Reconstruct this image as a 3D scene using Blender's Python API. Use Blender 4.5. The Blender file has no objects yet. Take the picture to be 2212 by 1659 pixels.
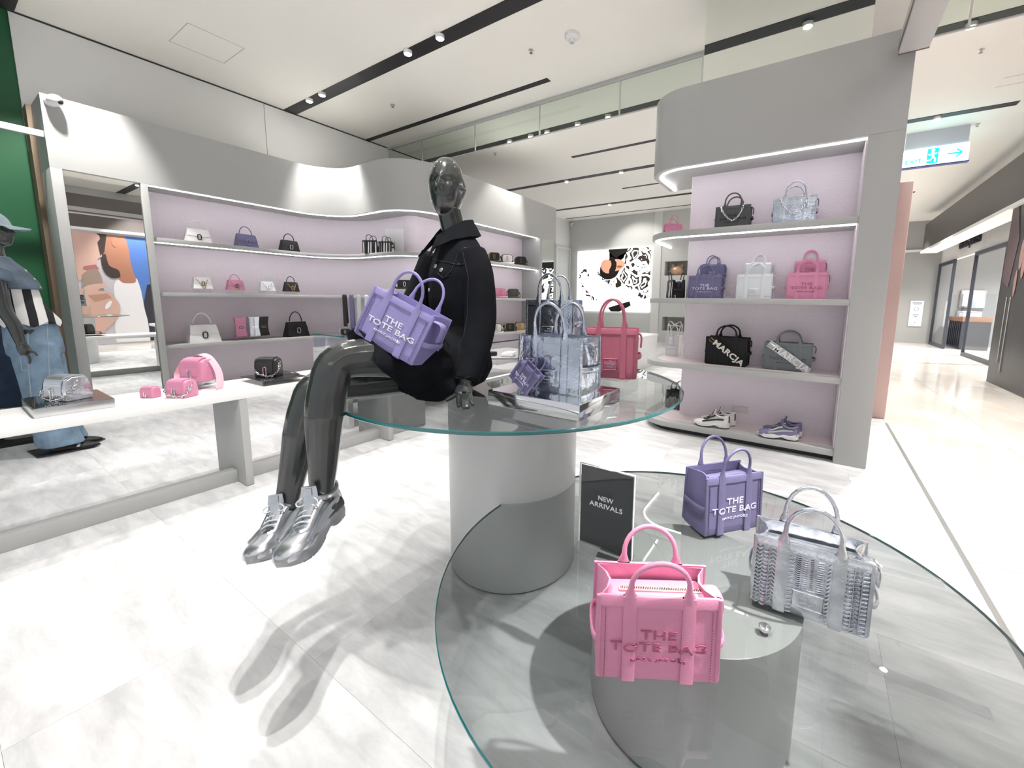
import bpy, bmesh, math, random
from mathutils import Vector, Matrix
random.seed(7)
PI = math.pi
R = math.radians
SC = bpy.context.scene
COL = SC.collection

# ------------------------------------------------------------------ camera
CAM_H = 1.2
W_PX, H_PX, F_PX, CX, CY = 2212.0, 1659.0, 882.05, 1192.27, 769.08
yaw, pitch, roll = R(32.767), R(7.650), R(0.749)
fw = Vector((math.cos(yaw) * math.cos(pitch), math.sin(yaw) * math.cos(pitch), -math.sin(pitch)))
r0 = Vector((math.sin(yaw), -math.cos(yaw), 0))
u0 = r0.cross(fw)
rt = r0 * math.cos(roll) + u0 * math.sin(roll)
up = -r0 * math.sin(roll) + u0 * math.cos(roll)
cd = bpy.data.cameras.new('camera')
cam = bpy.data.objects.new('camera', cd)
COL.objects.link(cam)
M = Matrix.Identity(4)
for i in range(3):
    M[i][0], M[i][1], M[i][2] = rt[i], up[i], -fw[i]
M[2][3] = CAM_H
cam.matrix_world = M
cd.sensor_fit = 'HORIZONTAL'
cd.sensor_width = 36.0
cd.lens = F_PX * 36.0 / W_PX
cd.shift_x = (W_PX / 2 - CX) / W_PX
cd.shift_y = (CY - H_PX / 2) / W_PX
cd.clip_start = 0.02
cd.clip_end = 200
SC.camera = cam

# ------------------------------------------------------------------ light and exposure
wd = bpy.data.worlds.new('world')
SC.world = wd
wd.use_nodes = True
bg = wd.node_tree.nodes['Background']
bg.inputs[0].default_value = (0.93, 0.95, 1.0, 1)
bg.inputs[1].default_value = 0.36
SC.view_settings.view_transform = 'Standard'
SC.view_settings.look = 'None'
SC.view_settings.gamma = 1.0
SC.view_settings.use_curve_mapping = False
SC.view_settings.exposure = 0.95
SPOT_W = .2                                   # common factor on every ceiling lamp
CEIL = 3.86

# ------------------------------------------------------------------ materials
MATS = {}
def nodes_of(m):
    nt = m.node_tree
    return nt, nt.nodes, nt.links, nt.nodes['Principled BSDF']
def mat(name, col=(.8, .8, .8), rough=.5, metal=0., bump=None, var=None, coat=0., emit=None, estr=0., spec=.5, sheen=0., trans=0., ior=1.5):
    """bump=(kind, scale, strength, dist)   var=(scale, amount, stretch vector)"""
    if name in MATS:
        return MATS[name]
    m = bpy.data.materials.new(name)
    m.use_nodes = True
    nt, N, L, b = nodes_of(m)
    b.inputs['Base Color'].default_value = (*col, 1)
    b.inputs['Roughness'].default_value = rough
    b.inputs['Metallic'].default_value = metal
    b.inputs['Specular IOR Level'].default_value = spec
    b.inputs['IOR'].default_value = ior
    b.inputs['Coat Weight'].default_value = coat
    b.inputs['Coat Roughness'].default_value = .08
    b.inputs['Sheen Weight'].default_value = sheen
    b.inputs['Transmission Weight'].default_value = trans
    if emit:
        b.inputs['Emission Color'].default_value = (*emit, 1)
        b.inputs['Emission Strength'].default_value = estr
    tc = N.new('ShaderNodeTexCoord')
    if var:
        mp = N.new('ShaderNodeMapping')
        L.new(tc.outputs['Object'], mp.inputs[0])
        mp.inputs['Scale'].default_value = var[2] if len(var) > 2 else (1, 1, 1)
        n = N.new('ShaderNodeTexNoise')
        n.inputs['Scale'].default_value = var[0]
        n.inputs['Detail'].default_value = 5
        L.new(mp.outputs[0], n.inputs[0])
        r = N.new('ShaderNodeMapRange')
        r.inputs['From Min'].default_value = .3
        r.inputs['From Max'].default_value = .7
        r.inputs['To Min'].default_value = 1 - var[1]
        r.inputs['To Max'].default_value = 1 + var[1] * .5
        L.new(n.outputs['Fac'], r.inputs[0])
        mx = N.new('ShaderNodeMix')
        mx.data_type = 'RGBA'
        mx.blend_type = 'MULTIPLY'
        mx.inputs[0].default_value = 1
        mx.inputs[6].default_value = (*col, 1)
        L.new(r.outputs[0], mx.inputs[7])
        L.new(mx.outputs[2], b.inputs['Base Color'])
    if bump:
        kind, sc, st, di = bump
        if kind == 'voronoi':
            t = N.new('ShaderNodeTexVoronoi')
            out = t.outputs['Distance']
        elif kind == 'wave':
            t = N.new('ShaderNodeTexWave')
            t.inputs['Distortion'].default_value = 2.5
            out = t.outputs['Fac']
        else:
            t = N.new('ShaderNodeTexNoise')
            t.inputs['Detail'].default_value = 4
            out = t.outputs['Fac']
        t.inputs['Scale'].default_value = sc
        L.new(tc.outputs['Object'], t.inputs['Vector'])
        bp = N.new('ShaderNodeBump')
        bp.inputs['Strength'].default_value = st
        bp.inputs['Distance'].default_value = di
        L.new(out, bp.inputs['Height'])
        L.new(bp.outputs[0], b.inputs['Normal'])
    MATS[name] = m
    return m

def glass_mat(name, tint, refl_rough=0.0, ior=1.5):
    """clear sheet: light passes straight through with the sheet's tint, plus a Fresnel reflection"""
    m = bpy.data.materials.new(name)
    m.use_nodes = True
    nt = m.node_tree
    N, L = nt.nodes, nt.links
    N.remove(N['Principled BSDF'])
    out = N['Material Output']
    t = N.new('ShaderNodeBsdfTransparent')
    t.inputs[0].default_value = (*tint, 1)
    g = N.new('ShaderNodeBsdfGlossy')
    g.inputs[0].default_value = (1, 1, 1, 1)
    g.inputs['Roughness'].default_value = refl_rough
    f = N.new('ShaderNodeFresnel')
    f.inputs[0].default_value = ior
    ge = N.new('ShaderNodeNewGeometry')        # the sheet's rear face only lets light out
    iv = N.new('ShaderNodeMath')
    iv.operation = 'SUBTRACT'
    iv.inputs[0].default_value = 1
    L.new(ge.outputs['Backfacing'], iv.inputs[1])
    mu = N.new('ShaderNodeMath')
    mu.operation = 'MULTIPLY'
    L.new(f.outputs[0], mu.inputs[0])
    L.new(iv.outputs[0], mu.inputs[1])
    mx = N.new('ShaderNodeMixShader')
    L.new(mu.outputs[0], mx.inputs[0])
    L.new(t.outputs[0], mx.inputs[1])
    L.new(g.outputs[0], mx.inputs[2])
    L.new(mx.outputs[0], out.inputs[0])
    MATS[name] = m
    return m

def emat(name, col, s):
    m = bpy.data.materials.new(name)
    m.use_nodes = True
    nt = m.node_tree
    nt.nodes.remove(nt.nodes['Principled BSDF'])
    e = nt.nodes.new('ShaderNodeEmission')
    e.inputs[0].default_value = (*col, 1)
    e.inputs[1].default_value = s
    nt.links.new(e.outputs[0], nt.nodes['Material Output'].inputs[0])
    MATS[name] = m
    return m

def floor_mat(name, c0, c1, rough, scale, stretch, spec=.5):
    """streaky stone: noise stretched along one axis, each piece offset by its own random value"""
    m = bpy.data.materials.new(name)
    m.use_nodes = True
    nt, N, L, b = nodes_of(m)
    tc = N.new('ShaderNodeTexCoord')
    oi = N.new('ShaderNodeObjectInfo')
    ad = N.new('ShaderNodeVectorMath')
    ad.operation = 'ADD'
    L.new(tc.outputs['Object'], ad.inputs[0])
    ml = N.new('ShaderNodeVectorMath')
    ml.operation = 'SCALE'
    ml.inputs[0].default_value = (13, 29, 7)
    L.new(oi.outputs['Random'], ml.inputs[3])
    L.new(ml.outputs[0], ad.inputs[1])
    mp = N.new('ShaderNodeMapping')
    mp.inputs['Scale'].default_value = stretch
    L.new(ad.outputs[0], mp.inputs[0])
    n = N.new('ShaderNodeTexNoise')
    n.inputs['Scale'].default_value = scale
    n.inputs['Detail'].default_value = 8
    n.inputs['Roughness'].default_value = .62
    n.inputs['Distortion'].default_value = .35
    L.new(mp.outputs[0], n.inputs[0])
    cr = N.new('ShaderNodeValToRGB')
    cr.color_ramp.elements[0].position = .33
    cr.color_ramp.elements[0].color = (*c0, 1)
    cr.color_ramp.elements[1].position = .62
    cr.color_ramp.elements[1].color = (*c1, 1)
    L.new(n.outputs['Fac'], cr.inputs[0])
    hs = N.new('ShaderNodeMapRange')
    hs.inputs['To Min'].default_value = .93
    hs.inputs['To Max'].default_value = 1.04
    L.new(oi.outputs['Random'], hs.inputs[0])
    mx = N.new('ShaderNodeMix')
    mx.data_type = 'RGBA'
    mx.blend_type = 'MULTIPLY'
    mx.inputs[0].default_value = 1
    L.new(cr.outputs[0], mx.inputs[6])
    L.new(hs.outputs[0], mx.inputs[7])
    L.new(mx.outputs[2], b.inputs['Base Color'])
    b.inputs['Roughness'].default_value = rough
    b.inputs['Specular IOR Level'].default_value = spec
    MATS[name] = m
    return m

def emboss_mat(name, col):
    """lilac wall covering with an embossed net of rounded cells"""
    m = mat(name, col, .62, spec=.35)
    nt, N, L, b = nodes_of(m)
    tc = N.new('ShaderNodeTexCoord')
    mp = N.new('ShaderNodeMapping')
    mp.inputs['Scale'].default_value = (1, 1, 1.9)
    L.new(tc.outputs['Object'], mp.inputs[0])
    v = N.new('ShaderNodeTexVoronoi')
    v.feature = 'DISTANCE_TO_EDGE'
    v.inputs['Scale'].default_value = 15
    v.inputs['Randomness'].default_value = .8
    L.new(mp.outputs[0], v.inputs['Vector'])
    r = N.new('ShaderNodeMapRange')
    r.interpolation_type = 'SMOOTHSTEP'
    r.inputs['From Min'].default_value = .02
    r.inputs['From Max'].default_value = .09
    L.new(v.outputs['Distance'], r.inputs[0])
    bp = N.new('ShaderNodeBump')
    bp.inputs['Strength'].default_value = .22
    bp.inputs['Distance'].default_value = .004
    L.new(r.outputs[0], bp.inputs['Height'])
    L.new(bp.outputs[0], b.inputs['Normal'])
    return m

PAINT = mat('grey_paint', (.43, .435, .43), .42, spec=.4)
WALLP = mat('wall_paint', (.74, .74, .73), .6)
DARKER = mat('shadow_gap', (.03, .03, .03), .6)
CEILM = mat('ceiling_plaster', (.955, .925, .865), .8, bump=('noise', 300, .05, .001))
BLACK = mat('black_slot', (.012, .012, .013), .55)
WHITE = mat('white_lacquer', (.84, .84, .835), .3)
LILAC = emboss_mat('lilac_embossed', (.80, .725, .785))
INLAY = mat('lilac_inlay', (.78, .69, .72), .55)
MIRROR = mat('mirror', (.88, .9, .89), .01, 1.0)
MIRRORG = mat('mirror_green', (.80, .84, .79), .02, 1.0)
CHROME = mat('chrome', (.82, .82, .83), .07, 1.0)
STEEL = mat('brushed_steel', (.62, .62, .63), .3, 1.0)
GOLD = mat('gold_metal', (.66, .5, .27), .25, 1.0)
GLASS = glass_mat('table_glass', (.705, .718, .718))
CLEAR = glass_mat('clear_acrylic', (.95, .96, .96))
BARRIER = glass_mat('barrier_glass', (.84, .88, .845))
SHOPGL = glass_mat('shop_glass', (.93, .95, .97))
TEAL = mat('glass_edge', (.01, .13, .14), .08, spec=.8)
LED = emat('led_strip', (1.0, .985, 1.0), 8.5)
LENS = emat('lamp_lens', (1.0, .97, .92), 60.0)
PRINTW = mat('print_white', (.9, .9, .9), .4)
LEATH = ('voronoi', 420, .22, .0012)
def leather(name, col, rough=.45, scale=420, strength=.22):
    return mat(name, col, rough, bump=('voronoi', scale, strength, .0012), var=(9, .06))
PINK = leather('pink_leather', (.65, .255, .40))
PINKD = leather('deep_pink_leather', (.42, .115, .175))
PINKT = mat('pink_print', (.44, .105, .20), .5)
PURP = leather('purple_leather', (.155, .145, .275))
PURPL = leather('lavender_leather', (.29, .26, .53))
PURPLET = mat('lavender_print', (.72, .68, .86), .5)
WPRINT = mat('white_print', (.88, .87, .9), .5)
SILV = mat('silver_leather', (.56, .61, .70), .2, .95, bump=('noise', 16, .55, .012), var=(11, .3))
SILVQ = mat('silver_quilted', (.70, .73, .78), .2, .95, bump=('noise', 45, .55, .004), var=(20, .25))
SILVP = mat('silver_plain', (.68, .72, .78), .3, .85)
DGREY = leather('dark_grey_leather', (.075, .078, .086))
MGREY = leather('slate_leather', (.155, .175, .185))
BLKL = leather('black_leather', (.012, .012, .013), .38)
BLKC = mat('black_canvas', (.012, .012, .013), .9)
WHTL = leather('white_leather', (.82, .81, .82))
OLIVE = leather('olive_grey_leather', (.055, .062, .052))
DENIMK = mat('black_denim', (.0075, .0085, .0115), .95, spec=.15, bump=('noise', 700, .25, .0008), var=(16, .35))
DENIMB = mat('blue_denim', (.21, .31, .42), .9, bump=('noise', 600, .3, .001), var=(9, .38))
DENIMD = mat('dark_denim', (.018, .035, .07), .9, bump=('noise', 600, .3, .001), var=(9, .3))
MANN = mat('mannequin_grey', (.030, .035, .034), .18, coat=.6)
LACE = mat('lace', (.62, .64, .66), .6)

# ------------------------------------------------------------------ mesh building
class MB:
    def __init__(s):
        s.v, s.f, s.m, s.cur = [], [], [], 0
    def add(s, vs, fs):
        o = len(s.v)
        s.v += [tuple(x) for x in vs]
        for f in fs:
            s.f.append(tuple(i + o for i in f))
            s.m.append(s.cur)
        return s
    def box(s, x0, x1, y0, y1, z0, z1):
        return s.add([(x0, y0, z0), (x1, y0, z0), (x1, y1, z0), (x0, y1, z0), (x0, y0, z1), (x1, y0, z1), (x1, y1, z1), (x0, y1, z1)],
                     [(0, 3, 2, 1), (4, 5, 6, 7), (0, 1, 5, 4), (1, 2, 6, 5), (2, 3, 7, 6), (3, 0, 4, 7)])
    def prism(s, poly, z0, z1, axes=(0, 1, 2)):
        n = len(poly)
        vs = []
        for z in (z0, z1):
            for p in poly:
                q = [0, 0, 0]
                q[axes[0]], q[axes[1]], q[axes[2]] = p[0], p[1], z
                vs.append(q)
        fs = [tuple(range(n - 1, -1, -1)), tuple(range(n, 2 * n))]
        fs += [(i, (i + 1) % n, n + (i + 1) % n, n + i) for i in range(n)]
        return s.add(vs, fs)
    def loft(s, rings, caps=True, closed=False):
        n = len(rings[0])
        vs = [p for r in rings for p in r]
        fs = []
        k = len(rings)
        for a in range(k if closed else k - 1):
            b = (a + 1) % k
            for i in range(n):
                j = (i + 1) % n
                fs.append((a * n + i, a * n + j, b * n + j, b * n + i))
        if caps and not closed:
            fs.append(tuple(range(n - 1, -1, -1)))
            fs.append(tuple((k - 1) * n + i for i in range(n)))
        return s.add(vs, fs)
    def tube(s, pts, rad, n=10, closed=False, upv=None, caps=True):
        """rad: a number, a (side, up) tuple, or a LIST with one of those per point"""
        pts = [Vector(p) for p in pts]
        k = len(pts)
        rings = []
        prev = None
        for i, p in enumerate(pts):
            a = pts[(i - 1) % k] if (closed or i > 0) else pts[i]
            b = pts[(i + 1) % k] if (closed or i < k - 1) else pts[i]
            t = (b - a)
            t = t.normalized() if t.length > 1e-9 else Vector((0, 0, 1))
            if prev is None:
                w = Vector(upv) if upv else (Vector((0, 0, 1)) if abs(t.z) < .9 else Vector((0, 1, 0)))
            else:
                w = Vector(upv) if upv else prev
            x = w - t * w.dot(t)
            if x.length < 1e-6:
                x = Vector((1, 0, 0)) - t * t.x
            x.normalize()
            prev = x
            y = t.cross(x)
            r = rad[i] if isinstance(rad, list) else rad
            rs, ru = r if isinstance(r, (tuple, list)) else (r, r)
            rings.append([p + y * (rs * math.cos(2 * PI * q / n)) + x * (ru * math.sin(2 * PI * q / n)) for q in range(n)])
        return s.loft(rings, caps and not closed, closed)
    def lathe(s, prof, n=24, c=(0, 0, 0)):
        rings = []
        for r, z in prof:
            rings.append([(c[0] + r * math.cos(2 * PI * i / n), c[1] + r * math.sin(2 * PI * i / n), c[2] + z) for i in range(n)])
        return s.loft(rings, True)
    def ell(s, c, r, n=16, k=10):
        rings = []
        for i in range(k + 1):
            t = -PI / 2 + PI * i / k
            q = max(math.cos(t), .02)
            rings.append([(c[0] + r[0] * q * math.cos(2 * PI * j / n), c[1] + r[1] * q * math.sin(2 * PI * j / n), c[2] + r[2] * math.sin(t)) for j in range(n)])
        return s.loft(rings, True)
    def xf(s, mtx):
        s.v = [tuple(mtx @ Vector(p)) for p in s.v]
        return s
    def mesh(s, name, bevel=0, seg=2, smooth=True, ang=38):
        me = bpy.data.meshes.new(name)
        me.from_pydata(s.v, [], s.f)
        if any(s.m):
            me.polygons.foreach_set('material_index', s.m)
        if bevel:
            bm = bmesh.new()
            bm.from_mesh(me)
            bmesh.ops.remove_doubles(bm, verts=bm.verts, dist=1e-6)
            es = [e for e in bm.edges if len(e.link_faces) == 2 and e.calc_face_angle(0) > R(32)]
            bmesh.ops.bevel(bm, geom=es, offset=bevel, segments=seg, profile=.5, affect='EDGES', clamp_overlap=True)
            bm.to_mesh(me)
            bm.free()
        if smooth:
            me.polygons.foreach_set('use_smooth', [True] * len(me.polygons))
            me.set_sharp_from_angle(angle=R(ang))
        me.update()
        return me
    def build(s, name, m, parent=None, bevel=0, seg=2, smooth=True, ang=38):
        return put(name, s.mesh(name, bevel, seg, smooth, ang), m, parent)

def put(name, me, m, parent=None):
    o = bpy.data.objects.new(name, me)
    COL.objects.link(o)
    if m is not None:
        if me.materials:
            me.materials.clear()
        for q in (m if isinstance(m, (list, tuple)) else [m]):
            me.materials.append(q)
    if parent is not None:
        o.parent = parent
    return o
def thing(name, label, cat, loc=(0, 0, 0), rz=0, group=None, mtx=None):
    o = bpy.data.objects.new(name, None)
    COL.objects.link(o)
    o.empty_display_size = .05
    if mtx is not None:
        o.matrix_world = mtx
    else:
        o.location = loc
        o.rotation_euler = (0, 0, rz)
    return tag(o, label, cat, group)
def tag(o, label, cat, group=None):
    o['label'] = label
    o['category'] = cat
    if group:
        o['group'] = group
    return o
def struct(o, label=None):
    o['kind'] = 'structure'
    if label:
        o['label'] = label
    return o
def arc(cx, cy, r, a0, a1, n):
    return [(cx + r * math.cos(R(a0 + (a1 - a0) * i / n)), cy + r * math.sin(R(a0 + (a1 - a0) * i / n))) for i in range(n + 1)]
def catmull(pts, k=6):
    pts = [Vector(p) for p in pts]
    P = [pts[0] * 2 - pts[1]] + pts + [pts[-1] * 2 - pts[-2]]
    out = []
    for i in range(1, len(P) - 2):
        for j in range(k):
            t = j / k
            a, b, c, d = P[i - 1], P[i], P[i + 1], P[i + 2]
            out.append(.5 * ((2 * b) + (c - a) * t + (2 * a - 5 * b + 4 * c - d) * t * t + (3 * b - a - 3 * c + d) * t ** 3))
    out.append(pts[-1])
    return out
def lerp_list(vals, n):
    out = []
    for i in range(n):
        t = i / (n - 1) * (len(vals) - 1)
        a = min(int(t), len(vals) - 2)
        f = t - a
        A, B = vals[a], vals[a + 1]
        if isinstance(A, (tuple, list)):
            out.append(tuple(x * (1 - f) + y * f for x, y in zip(A, B)))
        else:
            out.append(A * (1 - f) + B * f)
    return out
FONT = {}
def text_mesh(txt, size=1.0, bold=.02, depth=.004, width=None, spacing=1.0, align='CENTER'):
    """flat lettering in the xy plane, centred, as a mesh"""
    key = (txt, size, bold, depth, width, spacing)
    if key in FONT:
        return FONT[key]
    cu = bpy.data.curves.new('lettering', 'FONT')
    cu.body = txt
    cu.size = size
    cu.align_x = align
    cu.align_y = 'CENTER'
    cu.offset = bold * size
    cu.extrude = depth
    cu.resolution_u = 3
    cu.space_character = spacing
    o = bpy.data.objects.new('lettering', cu)
    COL.objects.link(o)
    dg = bpy.context.evaluated_depsgraph_get()
    dg.update()
    me = bpy.data.meshes.new_from_object(o.evaluated_get(dg))
    COL.objects.unlink(o)
    bpy.data.objects.remove(o)
    if width:
        xs = [v.co.x for v in me.vertices]
        k = width / (max(xs) - min(xs))
        mid = (max(xs) + min(xs)) / 2
        for v in me.vertices:
            v.co.x = (v.co.x - mid) * k
    FONT[key] = me
    return me
def lettering(txt, height, width, m, parent, loc, rot, name='lettering', bold=.02, depth=.0012, spacing=1.05):
    me = text_mesh(txt, height * 1.38, bold, depth, width, spacing)
    o = put(name, me.copy(), m, parent)
    o.location = loc
    o.rotation_euler = rot
    return o
def remesh(mb, name, m, parent, voxel, smooth_it=4):
    """fuse overlapping closed pieces into one continuous skin"""
    me = mb.mesh(name, smooth=False)
    o = bpy.data.objects.new(name, me)
    COL.objects.link(o)
    md = o.modifiers.new('r', 'REMESH')
    md.mode = 'VOXEL'
    md.voxel_size = voxel
    s = o.modifiers.new('s', 'SMOOTH')
    s.factor = .5
    s.iterations = smooth_it
    dg = bpy.context.evaluated_depsgraph_get()
    dg.update()
    me2 = bpy.data.meshes.new_from_object(o.evaluated_get(dg))
    COL.objects.unlink(o)
    bpy.data.objects.remove(o)
    me2.polygons.foreach_set('use_smooth', [True] * len(me2.polygons))
    return put(name, me2, m, parent)
def chain(mb, pts, link=.009, wire=.0018, n=10):
    """a row of interlocking oval links along a curve"""
    pts = [Vector(p) for p in pts]
    d = [0]
    for a, b in zip(pts, pts[1:]):
        d.append(d[-1] + (b - a).length)
    cnt = max(2, int(d[-1] / (link * 1.25)))
    for i in range(cnt):
        q = d[-1] * (i + .5) / cnt
        j = max(k for k in range(len(d) - 1) if d[k] <= q)
        f = (q - d[j]) / max(d[j + 1] - d[j], 1e-9)
        c = pts[j].lerp(pts[j + 1], f)
        t = (pts[j + 1] - pts[j]).normalized()
        w = Vector((0, 0, 1)) if abs(t.z) < .8 else Vector((1, 0, 0))
        x = t.cross(w).normalized()
        y = t.cross(x)
        s = x if i % 2 else y
        s = (s + (y if i % 2 else x) * .35).normalized()
        ring = [c + t * (link * .85 * math.cos(2 * PI * k / n)) + s * (link * .55 * math.sin(2 * PI * k / n)) for k in range(n)]
        mb.tube(ring, wire, 5, closed=True)
    return mb

# ================================================================== THE SETTING
FLOORM = floor_mat('floor_stone', (.56, .57, .585), (.80, .805, .82), .42, 3.4, (3.4, .9, 1), .35)
HALLM = floor_mat('hall_stone', (.74, .68, .60), (.86, .83, .79), .10, 1.2, (.6, 1.6, 1), .5)
YB = -.684                                                    # line between shop and mall hall
fl = struct(MB().box(-4, 12.2, YB, 7.4, -.12, -.006).build('floor', mat('floor_bed', (.56, .57, .58), .6), smooth=False))
TX, TY = .6, 1.2
tile = MB().box(.0003, TX - .0003, .0003, TY - .0003, -.006, 0).mesh('floor_tile', smooth=False)
nx = 0
for i in range(-2, 21):
    for j in range(0, 7):
        off = (.4 * (i % 3))
        y0 = YB + j * TY - off
        x0 = i * TX
        if y0 < YB - 1e-4:
            cut = YB - y0
            me = MB().box(.0003, TX - .0003, cut, TY - .0003, -.006, 0).mesh('floor_tile', smooth=False)
        else:
            me = tile
        if y0 + TY > 7.4:
            continue
        o = put('floor_tile', me, None, fl)
        if not me.materials:
            me.materials.append(FLOORM)
        o.location = (x0, y0, 0)

hf = struct(MB().box(-4, 30, -9, YB, -.12, -.006).build('floor_hall', mat('hall_bed', (.8, .78, .75), .4), smooth=False))
ht = MB().box(.0012, 1.1988, .0012, .7988, -.006, 0).mesh('floor_tile_hall', smooth=False)
ht.materials.append(HALLM)
for i in range(0, 16):
    for j in range(0, 4):
        o = put('floor_tile', ht, None, hf)
        o.location = (i * 1.2 - 1, YB - .8 * (j + 1), 0)
st = MB().box(-4, 5.3, YB - .018, YB + .004, -.004, .003)
struct(st.build('trim_1', STEEL), 'thin metal strip between the shop floor and the mall hall')

ce = MB().box(-4, 30, -9, 7.6, CEIL, CEIL + .1)
ceil = struct(ce.build('ceiling', CEILM, smooth=False))
# black slots in the ceiling (wide ones hold the lamps)
SL = [(3.145, 3.318, 6.63, -6), (4.41, 4.49, 6.63, 2.96), (5.62, 5.79, 6.63, -1.9), (6.88, 6.96, 4.07, -.5), (8.06, 8.2, 7.1, -1.99), (9.32, 9.39, 4.1, -.3),
      (10.5, 10.64, 7.1, -1.6), (11.75, 11.8, 7.1, 1.5), (.66, .82, 2.9, -6), (-1.75, -1.58, 6.0, -6), (13.0, 13.12, -.7, -1.7), (15.4, 15.5, -.7, -1.8)]
for k, (a, b, c, d) in enumerate(SL):
    struct(MB().box(a, b, d, c, CEIL - .006, CEIL + .002).build('trim_%d' % (k + 2), BLACK, smooth=False), 'black lighting slot in the ceiling')
# access panel: a hairline frame in the ceiling
ap = MB()
for (a, b, c, d) in ((1.74, 2.22, 5.42, 5.424), (1.74, 2.22, 5.96, 5.964), (1.74, 1.744, 5.42, 5.964), (2.216, 2.22, 5.42, 5.964)):
    ap.box(a, b, c, d, CEIL - .0015, CEIL + .001)
struct(ap.build('trim_14', mat('joint_grey', (.35, .34, .33), .7), smooth=False), 'hairline frame of a ceiling access panel')
ap = MB()
for dx in (0, .06):
    ap.box(7.2 + dx * 4, 7.205 + dx * 4, -2.1, -1.6, CEIL - .0015, CEIL + .001)
struct(ap.build('trim_15', MATS['joint_grey'], smooth=False), 'hairline joints in the hall ceiling')

# walls
wl = MB()
wl.box(.765, 2.895, 6.64, 6.9, 2.6, CEIL)
wl.box(2.899, 7.2, 6.64, 6.9, 0, CEIL)
wl.box(.83, 2.899, 6.64, 6.9, 0, 2.6)
struct(wl.build('wall_left', WALLP, smooth=False), 'pale wall above the left display unit')
struct(MB().box(.765, 7.2, 6.632, 6.645, CEIL - .016, CEIL - .001).build('trim_21', MATS.get('shadow_gap'), smooth=False), 'dark shadow gap between wall and ceiling')
struct(MB().box(2.894, 2.900, 6.636, 6.645, 2.6, CEIL - .016).build('trim_22', mat('joint_grey', (.35, .34, .33), .7), smooth=False), 'vertical joint in the upper wall')
wr = MB().box(6.97, 12.4, 7.2, 7.4, 0, CEIL)
struct(wr.build('wall_rear_left', WALLP, smooth=False))
struct(MB().box(-4, .77, 6.66, 6.9, 0, CEIL).build('wall_green', mat('green_wall', (.008, .095, .035), .5), smooth=False), 'dark green wall of the neighbouring shop')
struct(MB().box(-4, .80, 3.0, 6.64, CEIL - .012, CEIL - .007).build('ceiling_dark', BLACK, smooth=False), 'black ceiling of the neighbouring shop')
NY0, NY1 = 3.24, 3.91
mat('back_wall_grey', (.60, .61, .59), .55)
pieces = [(12.2, 12.4, NY0, NY1, z0, z1) for z0, z1 in ((0, .36), (.78, 2.0), (2.41, CEIL))] + [(12.2, 12.4, -.4, NY0, 0, CEIL), (12.2, 12.4, NY1, 7.2, 0, CEIL), (12.64, 12.7, NY0 - .1, NY1 + .1, 0, 2.6)]
for (z0, z1) in ((.36, .78), (2.0, 2.41)):
    pieces += [(12.4, 12.64, NY0 - .02, NY0, z0, z1), (12.4, 12.64, NY1, NY1 + .02, z0, z1), (12.4, 12.64, NY0, NY1, z0 - .02, z0), (12.4, 12.64, NY0, NY1, z1, z1 + .02)]
for q in pieces:
    struct(MB().box(*q).build('wall_back', MATS['back_wall_grey'], smooth=False), 'grey back wall with two display niches')
struct(MB().box(12.17, 12.2, 4.03, 4.27, 0, CEIL).build('trim_16', WALLP, smooth=False), 'pale pilaster strip beside the back wall picture')
# door in the rear left wall
d1 = struct(MB().box(11.35, 12.12, 7.17, 7.2, .01, 2.9).build('door_1', mat('door_grey', (.50, .51, .50), .5), smooth=False), 'grey flush door in the rear corner')
MB().tube([(11.45, 7.15, 1.0), (11.45, 7.15, 1.25)], .012, 8).build('door_handle', STEEL, d1)
fr = MB()
for (a, b, c, d) in ((11.28, 11.35, 0, 2.97), (12.12, 12.19, 0, 2.97), (11.35, 12.12, 2.9, 2.97)):
    fr.box(a, b, 7.14, 7.2, c, d)
fr.build('door_frame', MATS['back_wall_grey'], d1, smooth=False)

# ---- glass smoke barrier hanging from the ceiling (x = 4.85)
GBX = 4.85
ys = [6.64, 5.74, 4.55, 3.37, 2.2, 1.25]
gb = thing('smoke_barrier', 'row of glass smoke barrier panes hanging from the ceiling behind the mannequin', 'glass barrier', (GBX, 3.9, CEIL))
def rel(mb, o):
    q = o.location
    mb.v = [(a - q.x, b - q.y, c - q.z) for a, b, c in mb.v]
    return mb
for a, b in zip(ys, ys[1:]):
    rel(MB().box(GBX - .004, GBX + .004, b + .012, a - .012, 3.435, CEIL - .03), gb).build('glass_pane', BARRIER, gb, smooth=False)
    rel(MB().box(GBX - .006, GBX + .006, b - .009, b + .009, 3.43, CEIL - .03), gb).build('pane_joint', STEEL, gb, smooth=False)
rel(MB().box(GBX - .025, GBX + .025, 1.18, 6.64, CEIL - .035, CEIL), gb).build('top_rail', mat('rail_grey', (.5, .5, .5), .5), gb, smooth=False)
rel(MB().box(GBX - .008, GBX + .008, 1.18, 6.64, 3.424, 3.435), gb).build('bottom_edge', MATS['rail_grey'], gb, smooth=False)
gb2 = thing('smoke_barrier', 'glass smoke barrier panes hanging above the mall hall, right of the shop corner', 'glass barrier', (GBX, -1.5, CEIL))
for a, b in ((-.42, -.837), (-.837, -2.35)):
    rel(MB().box(GBX - .004, GBX + .004, b + .012, a - .012, 3.435, CEIL - .03), gb2).build('glass_pane', BARRIER, gb2, smooth=False)
    rel(MB().box(GBX - .006, GBX + .006, b - .009, b + .009, 3.43, CEIL - .03), gb2).build('pane_joint', STEEL, gb2, smooth=False)
rel(MB().box(GBX - .025, GBX + .025, -2.36, -.42, CEIL - .035, CEIL), gb2).build('top_rail', MATS['rail_grey'], gb2, smooth=False)
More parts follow.
